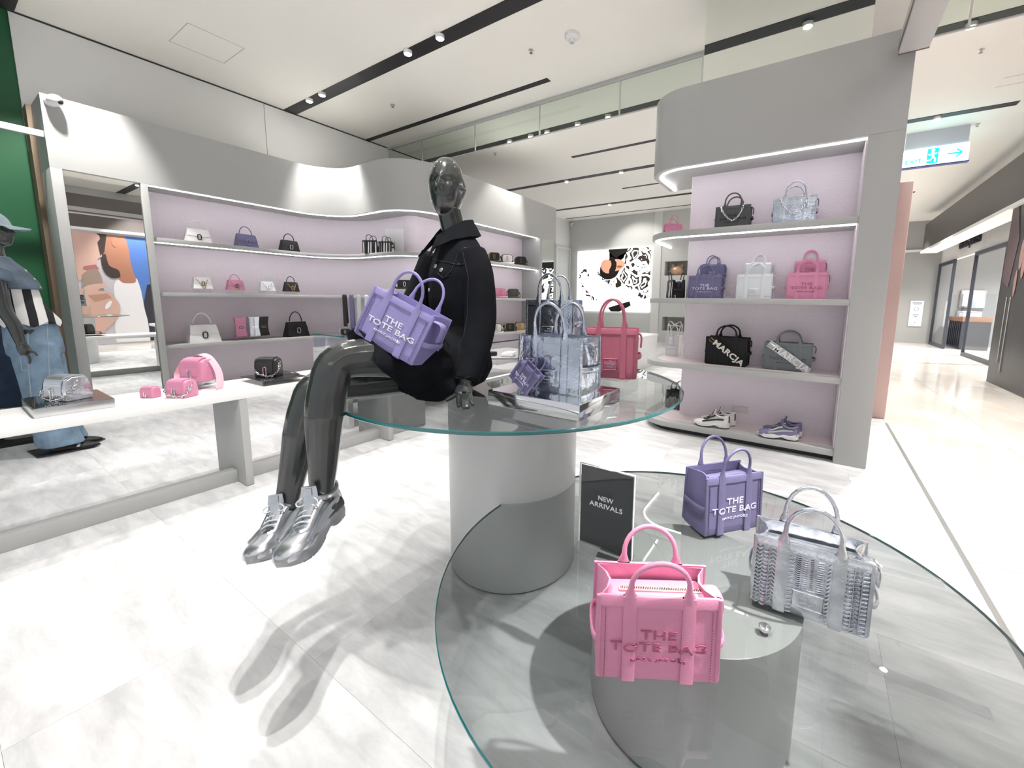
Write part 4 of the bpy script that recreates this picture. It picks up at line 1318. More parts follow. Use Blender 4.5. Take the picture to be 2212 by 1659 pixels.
# ---- flap bags on the bench
def flap_bag(label, loc, rz, W, H, D, m, side_m, group=None, chn=True, lift=0, metal=CHROME):
    """small messenger bag: soft box, rounded flap over the top, tall ring clasp and a chain"""
    t = thing('flap_bag', label, 'handbag', (loc[0], loc[1], loc[2] + lift), rz, group)
    prof = [(-D / 2, 0), (D / 2, 0), (D / 2 * 1.02, H * .5), (D / 2 * .8, H * .86), (D * .2, H * .97), (-D * .2, H * .97), (-D / 2 * .85, H * .86), (-D / 2 * 1.04, H * .5)]
    MB().prism([(y, z) for y, z in prof], -W / 2, W / 2, (1, 2, 0)).build('body', side_m, t, bevel=.006, seg=3)
    outer = [(D / 2 * 1.04, H * .45), (D / 2 * .86, H * .9), (D * .22, H * 1.02), (-D * .22, H * 1.02), (-D / 2 * .92, H * .9), (-D / 2 * 1.10, H * .55), (-D / 2 * 1.12, H * .26)]
    inner = [(y * .93, z - .006 if z > H * .8 else z) for y, z in reversed(outer)]
    sm = [(p.x, p.y) for p in catmull([(a, b, 0) for a, b in outer], 4)]
    si = [(y * .94, z - (.006 if z > H * .6 else 0)) for y, z in reversed(sm)]
    poly = sm + si
    mb = MB()
    n = len(sm)
    for a in range(n - 1):
        b_ = a + 1
        q = [sm[a], sm[b_], si[n - 1 - b_], si[n - 1 - a]]
        mb.prism(q, -W * .36, W * .36, (1, 2, 0))
    mb.build('flap', m, t, ang=50)
    buckle(MB(), (0, -D / 2 * 1.12 - .004, H * .34), W * .13, H * .42, W * .018).build('clasp', metal, t)
    if chn:
        pts = [(W * .5, 0, H * .8), (W * .56, -D * .35, H * .4), (W * .38, -D * .66, H * .12), (0, -D * .74, .015), (-W * .4, -D * .62, H * .35), (-W * .5, 0, H * .8)]
        o = chain(MB(), catmull(pts, 6), .012, .0024, 8).build('chain_strap', metal, t)
        o['kind'] = 'stuff'
    return t
BZ = .615
g = 'pink bags on the bench'
flap_bag('tiny pink flap bag at the front of the bench', (.69, 3.22, BZ), R(-62), .085, .065, .05, PINK, PINK, g, chn=False)
flap_bag('medium pink flap bag draped with a silver chain', (.80, 3.10, BZ), R(-62), .125, .105, .085, PINK, PINK, g)
ri = thing('acrylic_riser', 'clear acrylic riser under the large pink flap bag', 'riser', (.955, 3.30, BZ), R(-20))
MB().box(-.10, .10, -.09, .09, 0, .05).build('block', CLEAR, ri, smooth=False)
pb = flap_bag('large pink flap bag with a wide pink strap on a clear riser', (.945, 3.31, BZ + .05), R(-62), .155, .145, .11, PINK, PINK, g, chn=False)
pts = [(-.075, 0, .12), (-.13, -.02, .15), (-.19, -.03, .08), (-.14, -.06, .005)]
mb = MB().tube(catmull([(-.07, .0, .125), (-.14, .03, .10), (-.17, .02, .03), (-.12, -.01, -.005), (-.08, .0, .03)], 6), (.003, .02), 8, upv=(.2, 1, 0))
mb.build('wide_strap', mat('pink_webbing', (.78, .42, .5), .7), pb, ang=60)
MB().tube(catmull([(-.06, .02, .13), (0, .03, .165), (.07, .02, .14), (.13, .01, .05), (.155, -.03, -.045), (.10, -.09, -.048)], 6), (.003, .02), 8, upv=(.3, 1, .2)).build('wide_strap', MATS['pink_webbing'], pb, ang=60)
buckle(MB(), (.07, -.01, .115), .02, .03, .003).build('strap_ring', CHROME, pb)
tr = thing('mirror_tray', 'wide silver mirrored tray at the left end of the bench', 'tray', (.385, 3.265, BZ))
MB().box(-.135, .135, -.19, .19, 0, .045).build('block', STEEL, tr, bevel=.002)
MB().box(-.134, .134, -.189, .189, .045, .047).build('top_sheet', mat('dark_mirror', (.45, .45, .46), .06, 1.), tr, smooth=False)
flap_bag('silver quilted flap bag with a chain on the mirrored tray', (.385, 3.24, BZ + .047), R(-65), .145, .125, .11, SILVP, SILVQ, None)
tr = thing('mirror_tray', 'dark glossy tray under the black flap bag', 'tray', (1.33, 3.20, BZ))
MB().box(-.14, .14, -.17, .17, 0, .03).build('block', CLEAR, tr, smooth=False)
MB().box(-.139, .139, -.169, .169, .03, .033).build('top_sheet', mat('black_gloss', (.03, .03, .035), .05), tr, smooth=False)
kb = flap_bag('black flap bag with a chain on the dark tray', (1.31, 3.22, BZ + .033), R(-48), .14, .135, .10, BLKL, BLKL, None)
MB().tube(catmull([(.06, .05, .03), (.12, .06, .02), (.17, .05, .005)], 5), (.003, .012), 8, upv=(0, 1, 0)).build('strap_end', BLKL, kb)

# ================================================================== SNEAKERS
def sneaker(label, mtx, up_m, over_m, sole_m, out_m, lace_m, group, fill=True, mirror=1, L=.285):
    t = thing('sneaker', label, 'shoe', group=group, mtx=mtx)
    S = [(.0, .018, .105), (.012, .030, .112), (.04, .036, .108), (.075, .037, .102), (.105, .036, .104), (.13, .036, .098), (.155, .038, .086), (.185, .043, .072), (.215, .047, .063), (.240, .046, .061), (.260, .041, .058), (.274, .032, .053), (.283, .020, .046), (.287, .006, .040)]
    def zb(x):
        return .034 + .012 * math.cos(x / L * PI * 1.1) ** 2 * (1 - x / L) - .004 * (x / L) + .02 * max(0, x / L - .82)
    rr = []
    n = 14
    for x, w, h in S:
        b = zb(x) - .006
        row = []
        for i in range(n + 1):
            a = PI * i / n
            ca, sa = math.cos(a), math.sin(a)
            f = abs(ca) ** .75 * (1 if ca >= 0 else -1)
            g_ = sa ** (.62 if x < .12 else .8)
            row.append((x, w * f * mirror, b + (h - b) * g_))
        rr.append(row)
    MB().loft(rr).build('upper', up_m, t, ang=70)
    # midsole: chunky, waisted
    rr = []
    for k in range(31):
        u = (1 - math.cos(PI * k / 30)) / 2 * .6 + k / 30 * .4
        x = -.012 + (L + .020) * u
        w = (.030 + .012 * math.sin(PI * min(1, u * 1.25) * .8) + .014 * math.exp(-((u - .74) / .17) ** 2)) * min(1, (u + .004) * 9) ** .5 * min(1, (1.004 - u) * 6) ** .5
        z1 = zb(min(max(x, 0), L)) + .006 + .004 * math.sin(u * 22)
        z0 = .006 + .016 * math.exp(-((u - .42) / .10) ** 2) + .018 * max(0, u - .84) / .16 + .006 * max(0, .1 - u) * 10
        row = [(x, -w * .9, z0), (x, w * .9, z0), (x, w * 1.06, z0 + (z1 - z0) * .35), (x, w, z1), (x, -w, z1), (x, -w * 1.06, z0 + (z1 - z0) * .35)]
        rr.append(row)
    MB().loft(rr).build('midsole', sole_m, t, ang=50)
    # outsole lugs
    for k in range(9):
        u0 = (.02, .10, .19, .28, .52, .61, .70, .79, .88)[k]
        u1 = u0 + .075
        row = []
        for u in (u0, u1):
            x = -.012 + (L + .020) * u
            w = (.028 + .010 * math.sin(PI * min(1, u * 1.25) * .8) + .014 * math.exp(-((u - .74) / .17) ** 2)) * min(1, (u + .004) * 9) ** .5 * min(1, (1.004 - u) * 6) ** .5
            z0 = .001 + .016 * math.exp(-((u - .42) / .10) ** 2) + .018 * max(0, u - .84) / .16 + .006 * max(0, .1 - u) * 10
            row.append([(x, -w, z0), (x, w, z0), (x, w, z0 + .009), (x, -w, z0 + .009)])
        MB().loft(row).build('outsole_lug', out_m, t)
    # collar, tongue, overlay, laces, heel tab
    col = [(.058 + .055 * math.cos(a), .033 * math.sin(a), .112 - .012 * math.cos(a) * 0 + .008 * math.cos(2 * a)) for a in [2 * PI * i / 22 for i in range(22)]]
    MB().tube(col, .0085, 8, closed=True).build('collar', up_m, t)
    if fill:
        MB().ell((.058, 0, .104), (.047, .026, .008), 16, 6).build('dark_opening', BLKC, t)  # black cap instead of a hole, painted dark for the shade inside
    tg = [(.155, 0, .084), (.132, 0, .108), (.118, 0, .134), (.112, 0, .162)]
    to = MB().tube(catmull(tg, 4), lerp_list([(.016, .005), (.022, .006), (.027, .008), (.024, .006)], 13), 10, upv=(1, 0, .5)).build('tongue', up_m, t)
    MB().tube([(.127, 0, .138), (.1225, 0, .160)], [(.014, .002), (.014, .002)], 8, upv=(1, 0, .3)).build('tongue_label', over_m, to)
    for sy in (-1, 1):
        pts = [(.205, sy * .010, .068), (.188, sy * .026, .069), (.165, sy * .028, .083), (.14, sy * .028, .097), (.112, sy * .031, .110)]
        MB().tube(catmull(pts, 4), (.0075, .0025), 8, upv=(0, sy * .7, .7)).build('eyestay', over_m, t)
        pts = [(.215, sy * .0475, .052), (.185, sy * .045, .058), (.15, sy * .0405, .066), (.10, sy * .038, .078), (.04, sy * .037, .082)]
        MB().tube(catmull(pts, 4), (.007, .0022), 8, upv=(0, sy, .1)).build('side_overlay', over_m, t)
    pts = [(.225 - .0 * a, .044 * math.sin(a), .056 - .018 * abs(math.sin(a)) ** 2) for a in [-PI / 2 + PI * i / 10 for i in range(11)]]
    pts = [(.225 + .028 * math.cos(a) * .4, p[1], p[2]) for p, a in zip(pts, [-PI / 2 + PI * i / 10 for i in range(11)])]
    MB().tube(pts, .0022, 6).build('toe_seam', over_m, t)
    MB().tube(catmull([(-.004, 0, .05), (-.006, 0, .085), (.002, 0, .122)], 4), (.012, .004), 8, upv=(1, 0, 0)).build('heel_tab', over_m, t)
    for k in range(5):
        u = k / 4
        x, z = .183 - .066 * u, .0735 + .034 * u
        MB().tube(catmull([(x, -.026, z - .002), (x - .004, -.010, z + .009), (x - .008, .010, z + .009), (x - .010, .026, z + .003)], 4), .0024, 6).build('lace', lace_m, t)
    for sy in (-1, 1):
        lp = [(.118, 0, .118), (.125, sy * .018, .130), (.135, sy * .034, .122), (.14, sy * .026, .112), (.128, sy * .006, .114)]
        MB().tube(catmull(lp, 5), .0022, 6).build('lace_loop', lace_m, t)
    return t
LHEEL, LTOE = (.690, 1.268, .498), (.468, 1.135, .480)
RHEEL, RTOE = (.662, 1.475, .412), (.456, 1.314, .420)
def frame_from(heel, toe, upish):
    """matrix whose x axis runs heel->toe and whose z axis is near upish, origin at the heel sole"""
    x = (Vector(toe) - Vector(heel)).normalized()
    z = Vector(upish)
    z = (z - x * z.dot(x)).normalized()
    y = z.cross(x)
    m_ = Matrix.Identity(4)
    for i in range(3):
        m_[i][0], m_[i][1], m_[i][2], m_[i][3] = x[i], y[i], z[i], Vector(heel)[i]
    return m_
def shoe_at(x, y, z, ang):
    return Matrix.Translation((x, y, z)) @ Matrix.Rotation(R(ang), 4, 'Z')
WHS = mat('shoe_white', (.82, .81, .80), .5)
BKS = mat('shoe_black', (.02, .02, .022), .6)
PUS = mat('shoe_purple', (.20, .19, .33), .6)
GRS = mat('shoe_grey', (.45, .46, .47), .5)
sneaker('front white and black chunky sneaker on the lowest right shelf', shoe_at(3.79, .575, ZS[3], 97), WHS, BKS, WHS, BKS, BKS, 'sneakers on the lowest right shelf')
sneaker('rear white and black chunky sneaker half hidden behind its pair', shoe_at(3.90, .545, ZS[3], 90), WHS, BKS, WHS, BKS, BKS, 'sneakers on the lowest right shelf', mirror=-1)
sneaker('front purple chunky sneaker on the lowest right shelf', shoe_at(3.77, .05, ZS[3], 97), PUS, GRS, WHS, BKS, BKS, 'sneakers on the lowest right shelf')
sneaker('rear purple chunky sneaker half hidden behind its pair', shoe_at(3.88, .03, ZS[3], 90), PUS, GRS, WHS, BKS, BKS, 'sneakers on the lowest right shelf', mirror=-1)
sneaker('white sneaker standing behind the pink bags on the bench', Matrix.Translation((1.06, 3.44, BZ)) @ Matrix.Rotation(R(200), 4, 'Z') @ Matrix.Scale(.62, 4), WHS, WHS, WHS, GRS, WHS, None)
SNL = mat('sneaker_silver', (.66, .69, .74), .24, .88, var=(10, .1))
SNS = mat('sneaker_sole', (.36, .37, .39), .38, .75)
SNO = mat('sneaker_overlay', (.50, .53, .57), .35, .85, bump=('voronoi', 300, .5, .001))
# on the mannequin's feet
def worn(heel, toe, upish, k):
    return frame_from(heel, toe, upish) @ Matrix.Scale(k, 4)
sneaker('silver sneaker on the crossed front foot of the seated mannequin', worn(LHEEL, LTOE, (-.16, .06, 1), .97), SNL, SNO, SNS, SNS, LACE, 'silver sneakers on the seated mannequin', fill=False)
sneaker('silver sneaker on the rear foot of the seated mannequin', worn(RHEEL, RTOE, (-.14, .06, 1), .94), SNL, SNO, SNS, SNS, LACE, 'silver sneakers on the seated mannequin', fill=False, mirror=-1)

# niche objects on the back wall
t = thing('gold_pouch', 'lumpy gold pouch with two ears in the upper wall niche', 'pouch', (12.42, 3.60, 2.0))
rr = MB().ell((0, 0, .15), (.11, .21, .15), 18, 10)
for i, v in enumerate(rr.v):
    k = 1 + .10 * math.sin(v[1] * 40) * math.cos(v[2] * 33)
    rr.v[i] = (v[0] * k, v[1] * k, .15 + (v[2] - .15) * k)
rr.build('body', mat('rose_gold', (.62, .40, .28), .35, .4), t)
for sy in (-1, 1):
    MB().ell((0, sy * .13, .30), (.05, .055, .06), 12, 8).build('ear', MATS['rose_gold'], t)
t = thing('silver_bow', 'silver bow ornament in the lower wall niche', 'ornament', (12.42, 3.58, .36))
MB().tube(catmull([(0, 0, .18), (0, .16, .28), (0, .19, .14), (0, 0, .18)], 6), .025, 8).build('loop', CHROME, t)
MB().tube(catmull([(0, 0, .18), (0, -.16, .28), (0, -.19, .14), (0, 0, .18)], 6), .025, 8).build('loop', CHROME, t)
MB().tube(catmull([(0, 0, .18), (0, .08, .08), (0, .10, .0)], 6), .025, 8).build('tail', CHROME, t)
MB().tube(catmull([(0, 0, .18), (0, -.08, .08), (0, -.10, .0)], 6), .025, 8).build('tail', CHROME, t)

# ================================================================== SIGN ON THE LOW TABLE
sg = thing('sign_holder', 'acrylic holder with a black NEW ARRIVALS card on the low glass table', 'sign', (1.127, .515, GZ2))
MB().box(-.002, .001, -.094, .094, .002, .278).build('front_sheet', CLEAR, sg, smooth=False)
MB().box(-.045, .03, -.094, .094, .0, .003).build('foot', CLEAR, sg, smooth=False)
cd_ = MB().box(.0015, .0028, -.090, .090, .008, .274).build('card', mat('card_black', (.022, .026, .03), .35), sg, smooth=False)
MB().box(.0032, .0048, -.094, .094, .002, .278).build('back_sheet', CLEAR, sg, smooth=False)
for sy in (-.0945, .0945):
    MB().box(-.0025, .0052, sy - .0006, sy + .0006, .002, .279).build('bright_edge', WHITE, sg, smooth=False)
MB().box(-.0025, .0052, -.0945, .0945, .2785, .2795).build('bright_edge', WHITE, sg, smooth=False)
lettering('NEW', .016, .052, WPRINT, cd_, (.0002, 0, .175), (PI / 2, 0, -PI / 2), bold=.004, depth=.0008)
lettering('ARRIVALS', .016, .115, WPRINT, cd_, (.0002, 0, .151), (PI / 2, 0, -PI / 2), bold=.004, depth=.0008)

# ================================================================== POSTERS
def poly_print(name, base, polys, parent, mats):
    """flat printed picture: base(u, v, layer) gives a point; every coloured area its own thin layer"""
    for k, (nm, pts, m) in enumerate(polys):
        if len(pts) > 5 and len(pts) < 20 and not any(w in nm for w in ('background', 'jacket', 'bag', 'label')):
            n_ = len(pts)
            sm_ = []
            for i in range(n_):
                a, b_, c_, d_ = (Vector((*pts[(i + q) % n_], 0)) for q in (-1, 0, 1, 2))
                for j in range(4):
                    t_ = j / 4
                    v = .5 * ((2 * b_) + (c_ - a) * t_ + (2 * a - 5 * b_ + 4 * c_ - d_) * t_ * t_ + (3 * b_ - a - 3 * c_ + d_) * t_ ** 3)
                    sm_.append((min(max(v.x, min(p[0] for p in pts)), max(p[0] for p in pts)), min(max(v.y, min(p[1] for p in pts)), max(p[1] for p in pts))))
            pts = sm_
        MB().add([base(u, v, k + 1) for u, v in pts], [tuple(range(len(pts)))]).build(nm, m, parent, smooth=False)
def ell_pts(cx, cy, rx, ry, n=22, a0=0, rot=0):
    return [(cx + rx * math.cos(2 * PI * i / n) * math.cos(rot) - ry * math.sin(2 * PI * i / n) * math.sin(rot), cy + rx * math.cos(2 * PI * i / n) * math.sin(rot) + ry * math.sin(2 * PI * i / n) * math.cos(rot)) for i in range(n)]
def ematp(name, col, e):
    return mat(name, col, .4, emit=col, estr=e)
# knotted black-and-white pattern of the shawl
KNIT = mat('knit_print', (.8, .8, .8), .5, emit=(1, 1, 1), estr=0)
nt, N, L, b = nodes_of(KNIT)
tc = N.new('ShaderNodeTexCoord')
nz = N.new('ShaderNodeTexNoise')
nz.inputs['Scale'].default_value = 2.4
L.new(tc.outputs['Object'], nz.inputs[0])
sc_ = N.new('ShaderNodeVectorMath')
sc_.operation = 'SCALE'
sc_.inputs[3].default_value = .55
L.new(nz.outputs['Color'], sc_.inputs[0])
ad = N.new('ShaderNodeVectorMath')
L.new(tc.outputs['Object'], ad.inputs[0])
L.new(sc_.outputs[0], ad.inputs[1])
vo = N.new('ShaderNodeTexVoronoi')
vo.feature = 'DISTANCE_TO_EDGE'
vo.inputs['Scale'].default_value = 3.0
L.new(ad.outputs[0], vo.inputs['Vector'])
ms = N.new('ShaderNodeMath')
ms.operation = 'SINE'
mm = N.new('ShaderNodeMath')
mm.operation = 'MULTIPLY'
mm.inputs[1].default_value = 26
L.new(vo.outputs['Distance'], mm.inputs[0])
L.new(mm.outputs[0], ms.inputs[0])
cr = N.new('ShaderNodeValToRGB')
cr.color_ramp.interpolation = 'CONSTANT'
cr.color_ramp.elements[0].color = (.012, .008, .006, 1)
cr.color_ramp.elements[1].position = .30
cr.color_ramp.elements[1].color = (.9, .9, .88, 1)
L.new(ms.outputs[0], cr.inputs[0])
L.new(cr.outputs[0], b.inputs['Base Color'])
L.new(cr.outputs[0], b.inputs['Emission Color'])
b.inputs['Emission Strength'].default_value = 1.0
LBW = ematp('lightbox_white', (.95, .95, .97), 1.15)
LBK = ematp('lightbox_black', (.01, .008, .008), .05)
LSK = ematp('lightbox_skin', (.62, .28, .18), .5)
LSD = ematp('lightbox_skin_dark', (.25, .08, .05), .5)
LBG = ematp('lightbox_grey', (.55, .55, .58), .8)
def big_poster(label, x, y0, y1, z0, z1, full=True):
    t = thing('lightbox_poster', label, 'poster', (x, (y0 + y1) / 2, z0))
    MB().box(-.05, 0, -(y1 - y0) / 2, (y1 - y0) / 2, 0, z1 - z0).build('lightbox', LBW, t, smooth=False)
    Wd, Hg = y1 - y0, z1 - z0
    def base(u, v, k):
        return (-.05 - .0015 * k, Wd / 2 - u * Wd, v * Hg)
    if full:
        polys = [('printed_shawl', [(.46, 1), (1, 1), (1, .24), (.93, .21), (.86, .25), (.76, .36), (.66, .42), (.55, .38), (.43, .47), (.36, .52), (.30, .60), (.29, .70), (.36, .56), (.46, .53), (.56, .58), (.66, .72), (.60, .86), (.46, .90)], KNIT),
                 ('printed_hair', [(.45, 1), (.70, 1), (.66, .93), (.58, .88), (.55, .80), (.48, .84), (.40, .82), (.34, .74), (.33, .62), (.38, .54), (.46, .52), (.55, .56), (.60, .66), (.62, .76), (.56, .84), (.50, .9)], LBK),
                 ('printed_face', ell_pts(.535, .745, .135, .095, 22, 0, .12), LSK),
                 ('printed_cheek', ell_pts(.43, .73, .085, .115, 20, 0, .3), LSK),
                 ('printed_shadow', [(.46, .88), (.52, .86), (.56, .74), (.52, .60), (.47, .55), (.46, .66), (.49, .76)], LBK),
                 ('printed_eye', ell_pts(.53, .78, .03, .022, 12), LBK),
                 ('printed_mouth', ell_pts(.60, .72, .035, .018, 12), LSD),
                 ('printed_chain', [(.04, .45), (.03, .58), (.07, .68), (.13, .70), (.17, .66), (.18, .58), (.155, .58), (.14, .64), (.10, .655), (.07, .60), (.065, .5), (.10, .42), (.2, .28), (.3, .2), (.28, .16), (.17, .22), (.08, .34)], KNIT),
                 ('printed_bag', [(.40, .16), (.44, .30), (.62, .34), (.78, .16), (.76, .10), (.5, .02)], LBW),
                 ('printed_bag_base', [(.46, .06), (.75, .17), (.77, .10), (.62, .0), (.50, .0)], LBK),
                 ('printed_label', [(.50, .22), (.56, .235), (.565, .20), (.505, .185)], LBG)]
    else:
        polys = [('printed_shawl', [(0, 0), (1, .1), (1, 1), (.1, .95), (0, .7)], KNIT), ('printed_hair', [(.2, .85), (.7, .9), (.75, 1), (.2, 1)], LBK)]
    poly_print('print', base, polys, t, None)
big_poster('glowing white lightbox picture of a face wrapped in a knotted shawl on the back wall', 12.195, 4.32, 6.85, .9, 2.85)
big_poster('second lightbox picture on the back wall, seen only in the narrow far mirror', 12.195, -.2, 1.9, .75, 2.55, False)

# couple advert across the hall, seen in the tall mirror
ca = thing('couple_advert', 'large advert of two people leaning close, seen in the left mirror', 'advert', (2.9, -2.41, 0))
AS = mat('ad_skin', (.62, .40, .34), .5)
AS2 = mat('ad_skin_warm', (.40, .185, .12), .5)
AH = mat('ad_hair', (.33, .24, .20), .5)
AD = mat('ad_beard', (.05, .032, .03), .5)
AB = mat('ad_blue', (.09, .19, .52), .5)
AW = mat('ad_white', (.78, .77, .80), .5)
AG = mat('ad_grey', (.52, .50, .54), .5)
AN = mat('ad_navy', (.03, .032, .045), .5)
rel(MB().box(1.3, 4.4, -2.5, -2.41, .02, 2.70), ca).build('panel', AG, ca, smooth=False)
def cb(u, v, k):
    return (2.06 + u * 1.22 - 2.9, .0015 * k, .05 + v * 2.6)
polys = [('printed_background', [(.62, 1), (1.9, 1), (1.9, 0), (.95, 0), (.9, .5)], AB),
         ('printed_jacket', [(1.0, .55), (1.9, .7), (1.9, 0), (.95, 0), (.88, .3)], AN),
         ('printed_shirt', [(.52, .55), (.70, .62), (.86, .60), (.92, .30), (.95, -.0), (.45, .0), (.5, .3)], AW),
         ('printed_man_face', [(.42, 1), (.74, 1), (.80, .72), (.84, .58), (.66, .56), (.55, .62), (.42, .68), (.38, .8)], AS2),
         ('printed_beard', [(.38, .78), (.44, .84), (.50, 1), (.36, 1), (.32, .88)], AD),
         ('printed_jaw', [(.38, .78), (.40, .66), (.50, .60), (.62, .62), (.60, .68), (.48, .72), (.45, .82)], AD),
         ('printed_ear', ell_pts(.60, .94, .05, .05, 14), AS2),
         ('printed_woman_face', [(-.6, 1), (.36, 1), (.37, .88), (.40, .80), (.34, .77), (.31, .70), (.24, .64), (.10, .58), (-.3, .55), (-.6, .6)], AS),
         ('printed_lips', [(.14, .70), (.30, .72), (.34, .68), (.22, .655), (.12, .67)], mat('ad_lips', (.40, .15, .15), .5)),
         ('printed_hair', [(.10, .62), (.30, .68), (.36, .56), (.30, .40), (.22, .42), (.12, .48)], AH),
         ('printed_hair', [(.36, .92), (.44, .98), (.44, .86), (.38, .80)], AD),
         ('printed_hand', [(.02, .47), (.16, .53), (.36, .55), (.40, .52), (.28, .49), (.42, .47), (.50, .42), (.56, .34), (.52, .24), (.34, .14), (.16, .02), (-.1, .0), (-.1, .4)], AS),
         ('printed_fingers', [(.14, .44), (.40, .46), (.46, .42), (.22, .38)], mat('ad_skin_shade', (.45, .25, .19), .5)),
         ('printed_ring', ell_pts(.40, .355, .06, .022, 14, 0, .6), mat('ad_silver', (.8, .8, .82), .3))]
poly_print('print', cb, polys, ca, None)

# ================================================================== SEATED MANNEQUIN
from mathutils.bvhtree import BVHTree
def head_mesh(mb, c, fwd, k=1.0, tilt=(0, 0, 1), nth=44, nph=34):
    """mannequin head: egg with brow, eye hollows, nose, lips and ears; c = centre, fwd = facing"""
    z = Vector(tilt).normalized()
    f = Vector(fwd)
    f = (f - z * f.dot(z)).normalized()
    l = z.cross(f)
    def g(a, b, s):
        return math.exp(-((a - b) / s) ** 2)
    rings = []
    for i in range(nph + 1):
        ph = -PI / 2 + PI * i / nph
        row = []
        for j in range(nth):
            th = 2 * PI * j / nth - PI
            q = max(math.cos(ph), .015) ** (.60 if ph < 0 else .88)
            X, Y, Z = q * math.cos(th), q * math.sin(th), math.sin(ph)
            # base egg: wide skull, narrow jaw
            jaw = 1 - .20 * max(0, -Z) ** 1.3
            x = X * .096 * (1 - .10 * max(0, -Z) * (1 if X < 0 else 0))
            if X < 0:
                x *= 1 + .10 * g(Z, .25, .6) - .34 * max(0, -Z)
            y = Y * .070 * jaw
            zz = Z * .116
            if X > 0:
                fr = X ** 2
                yy, hz = y / .07, Z
                d = 0
                d += .022 * g(yy, 0, .16) * g(hz, -.15, .15)             # nose
                d += .011 * g(yy, 0, .13) * g(hz, .08, .20)              # bridge
                d += .004 * g(abs(yy), .40, .32) * g(hz, .20, .10)       # brow
                d -= .012 * g(abs(yy), .42, .24) * g(hz, .05, .12)       # eye hollow
                d += .004 * g(abs(yy), .42, .14) * g(hz, .01, .06)       # eyelid
                d += .008 * g(yy, 0, .26) * g(hz, -.43, .05)            # upper lip
                d -= .004 * g(yy, 0, .34) * g(hz, -.49, .03)
                d += .008 * g(yy, 0, .22) * g(hz, -.55, .05)            # lower lip
                d += .006 * g(yy, 0, .45) * g(hz, -.82, .16)             # chin
                d += .002 * g(abs(yy), .62, .25) * g(hz, -.16, .25)        # cheekbone
                x += d * min(1, fr * 2)
                x *= .97
            # ears
            e = .009 * g(X, -.10, .13) * g(Z, -.02, .26) * min(1, abs(Y) * 1.2)
            y += e * (1 if Y > 0 else -1)
            p = Vector(c) + (f * x + l * y + z * zz) * k
            row.append(tuple(p))
        rings.append(row)
    mb.loft(rings)
    return mb
def limb(mb, pts, rad, n=16, sub=6):
    P = catmull(pts, sub)
    mb.tube(P, lerp_list(rad, len(P)), n)
    return mb
F1 = Vector((-.96, .28, 0)).normalized()
L1 = Vector((-F1.y, F1.x, 0))                      # her left
BZ0 = GZ1
m1 = thing('mannequin', 'glossy dark grey seated mannequin with crossed legs on the tall glass table', 'mannequin', (1.14, 1.19, BZ0))
def relm(mb, o):
    return rel(mb, o)
bd = MB()
lhip, rhip = (1.116, 1.105, .945), (1.164, 1.275, .925)
lkn, rkn = (.703, 1.245, 1.001), (.715, 1.392, .903)
lan, ran = (.626, 1.247, .60), (.606, 1.445, .50)
limb(bd, [lhip, (.95, 1.16, .99), (.81, 1.215, 1.008), lkn, (.667, 1.248, .93), (.65, 1.25, .84), (.636, 1.248, .70), lan, (.625, 1.236, .55)], [.085, .078, .066, .058, .057, .057, .043, .033, .036])
limb(bd, [rhip, (1.0, 1.315, .915), (.85, 1.36, .905), rkn, (.675, 1.402, .84), (.655, 1.413, .75), (.628, 1.432, .61), ran, (.60, 1.44, .455)], [.085, .077, .064, .056, .055, .055, .042, .033, .036])
bd.tube([Vector(LHEEL) + Vector((-.02, -.01, .05)), Vector(LHEEL).lerp(Vector(LTOE), .7) + Vector((0, 0, .045))], [.034, .026], 12)
bd.tube([Vector(RHEEL) + Vector((-.02, -.01, .05)), Vector(RHEEL).lerp(Vector(RTOE), .7) + Vector((0, 0, .045))], [.034, .026], 12)
def ell_ring(c, hw, hd, f=F1, l=L1, n=24, tiltf=0., pw=1.0):
    out = []
    for i in range(n):
        a = 2 * PI * i / n
        ca, sa = math.cos(a), math.sin(a)
        out.append(tuple(Vector(c) + l * (hw * ca) + f * (hd * sa) + Vector((0, 0, tiltf * sa))))
    return out
TR = [((1.12, 1.21, .865), .08, .09), ((1.14, 1.19, .97), .13, .105), ((1.17, 1.195, 1.09), .11, .085), ((1.18, 1.20, 1.22), .135, .10), ((1.185, 1.205, 1.33), .15, .09), ((1.185, 1.21, 1.39), .13, .07), ((1.18, 1.213, 1.43), .06, .05)]
bd.loft([ell_ring(c, a, b) for c, a, b in TR])
limb(bd, [(1.182, 1.214, 1.40), (1.178, 1.222, 1.46), (1.168, 1.236, 1.54)], [.054, .047, .046])
head_mesh(bd, (1.164, 1.243, 1.628), (-.86, -.51, 0), .95, (.05, -.02, 1))
# left arm down to the glass, with a hand of five fingers
lsh, lel, lwr = (1.160, 1.105, 1.36), (1.130, 1.040, 1.13), (1.012, 1.007, .916)
limb(bd, [lsh, (1.155, 1.07, 1.25), lel, (1.08, 1.02, 1.02), lwr], [.05, .045, .04, .036, .026])
HAND = dict(wr=(1.012, 1.007, .918), palm=(.991, .997, .893), ki=(.973, 1.0, .883), km=(.972, .982, .880), kr=(.978, .973, .881), kp=(.990, .968, .885))
bd.tube([lwr, (.999, 1.0, .900), (.981, .990, .884)], [(.024, .019), (.030, .017), (.033, .012)], 12, upv=(-.5, -.3, 1))
for pts, r in ((((1.000, 1.012, .900), (.982, 1.032, .872), (.956, 1.050, .856)), .0098),
               ((HAND['ki'], (.952, .982, .873), (.929, .957, .854)), .0088),
               ((HAND['km'], (.948, .956, .872), (.921, .929, .854)), .0090),
               ((HAND['kr'], (.957, .948, .872), (.934, .921, .854)), .0087),
               ((HAND['kp'], (.978, .950, .872), (.966, .930, .854)), .0079)):
    limb(bd, pts, [r * 1.1, r, r * .8], 8, 4)
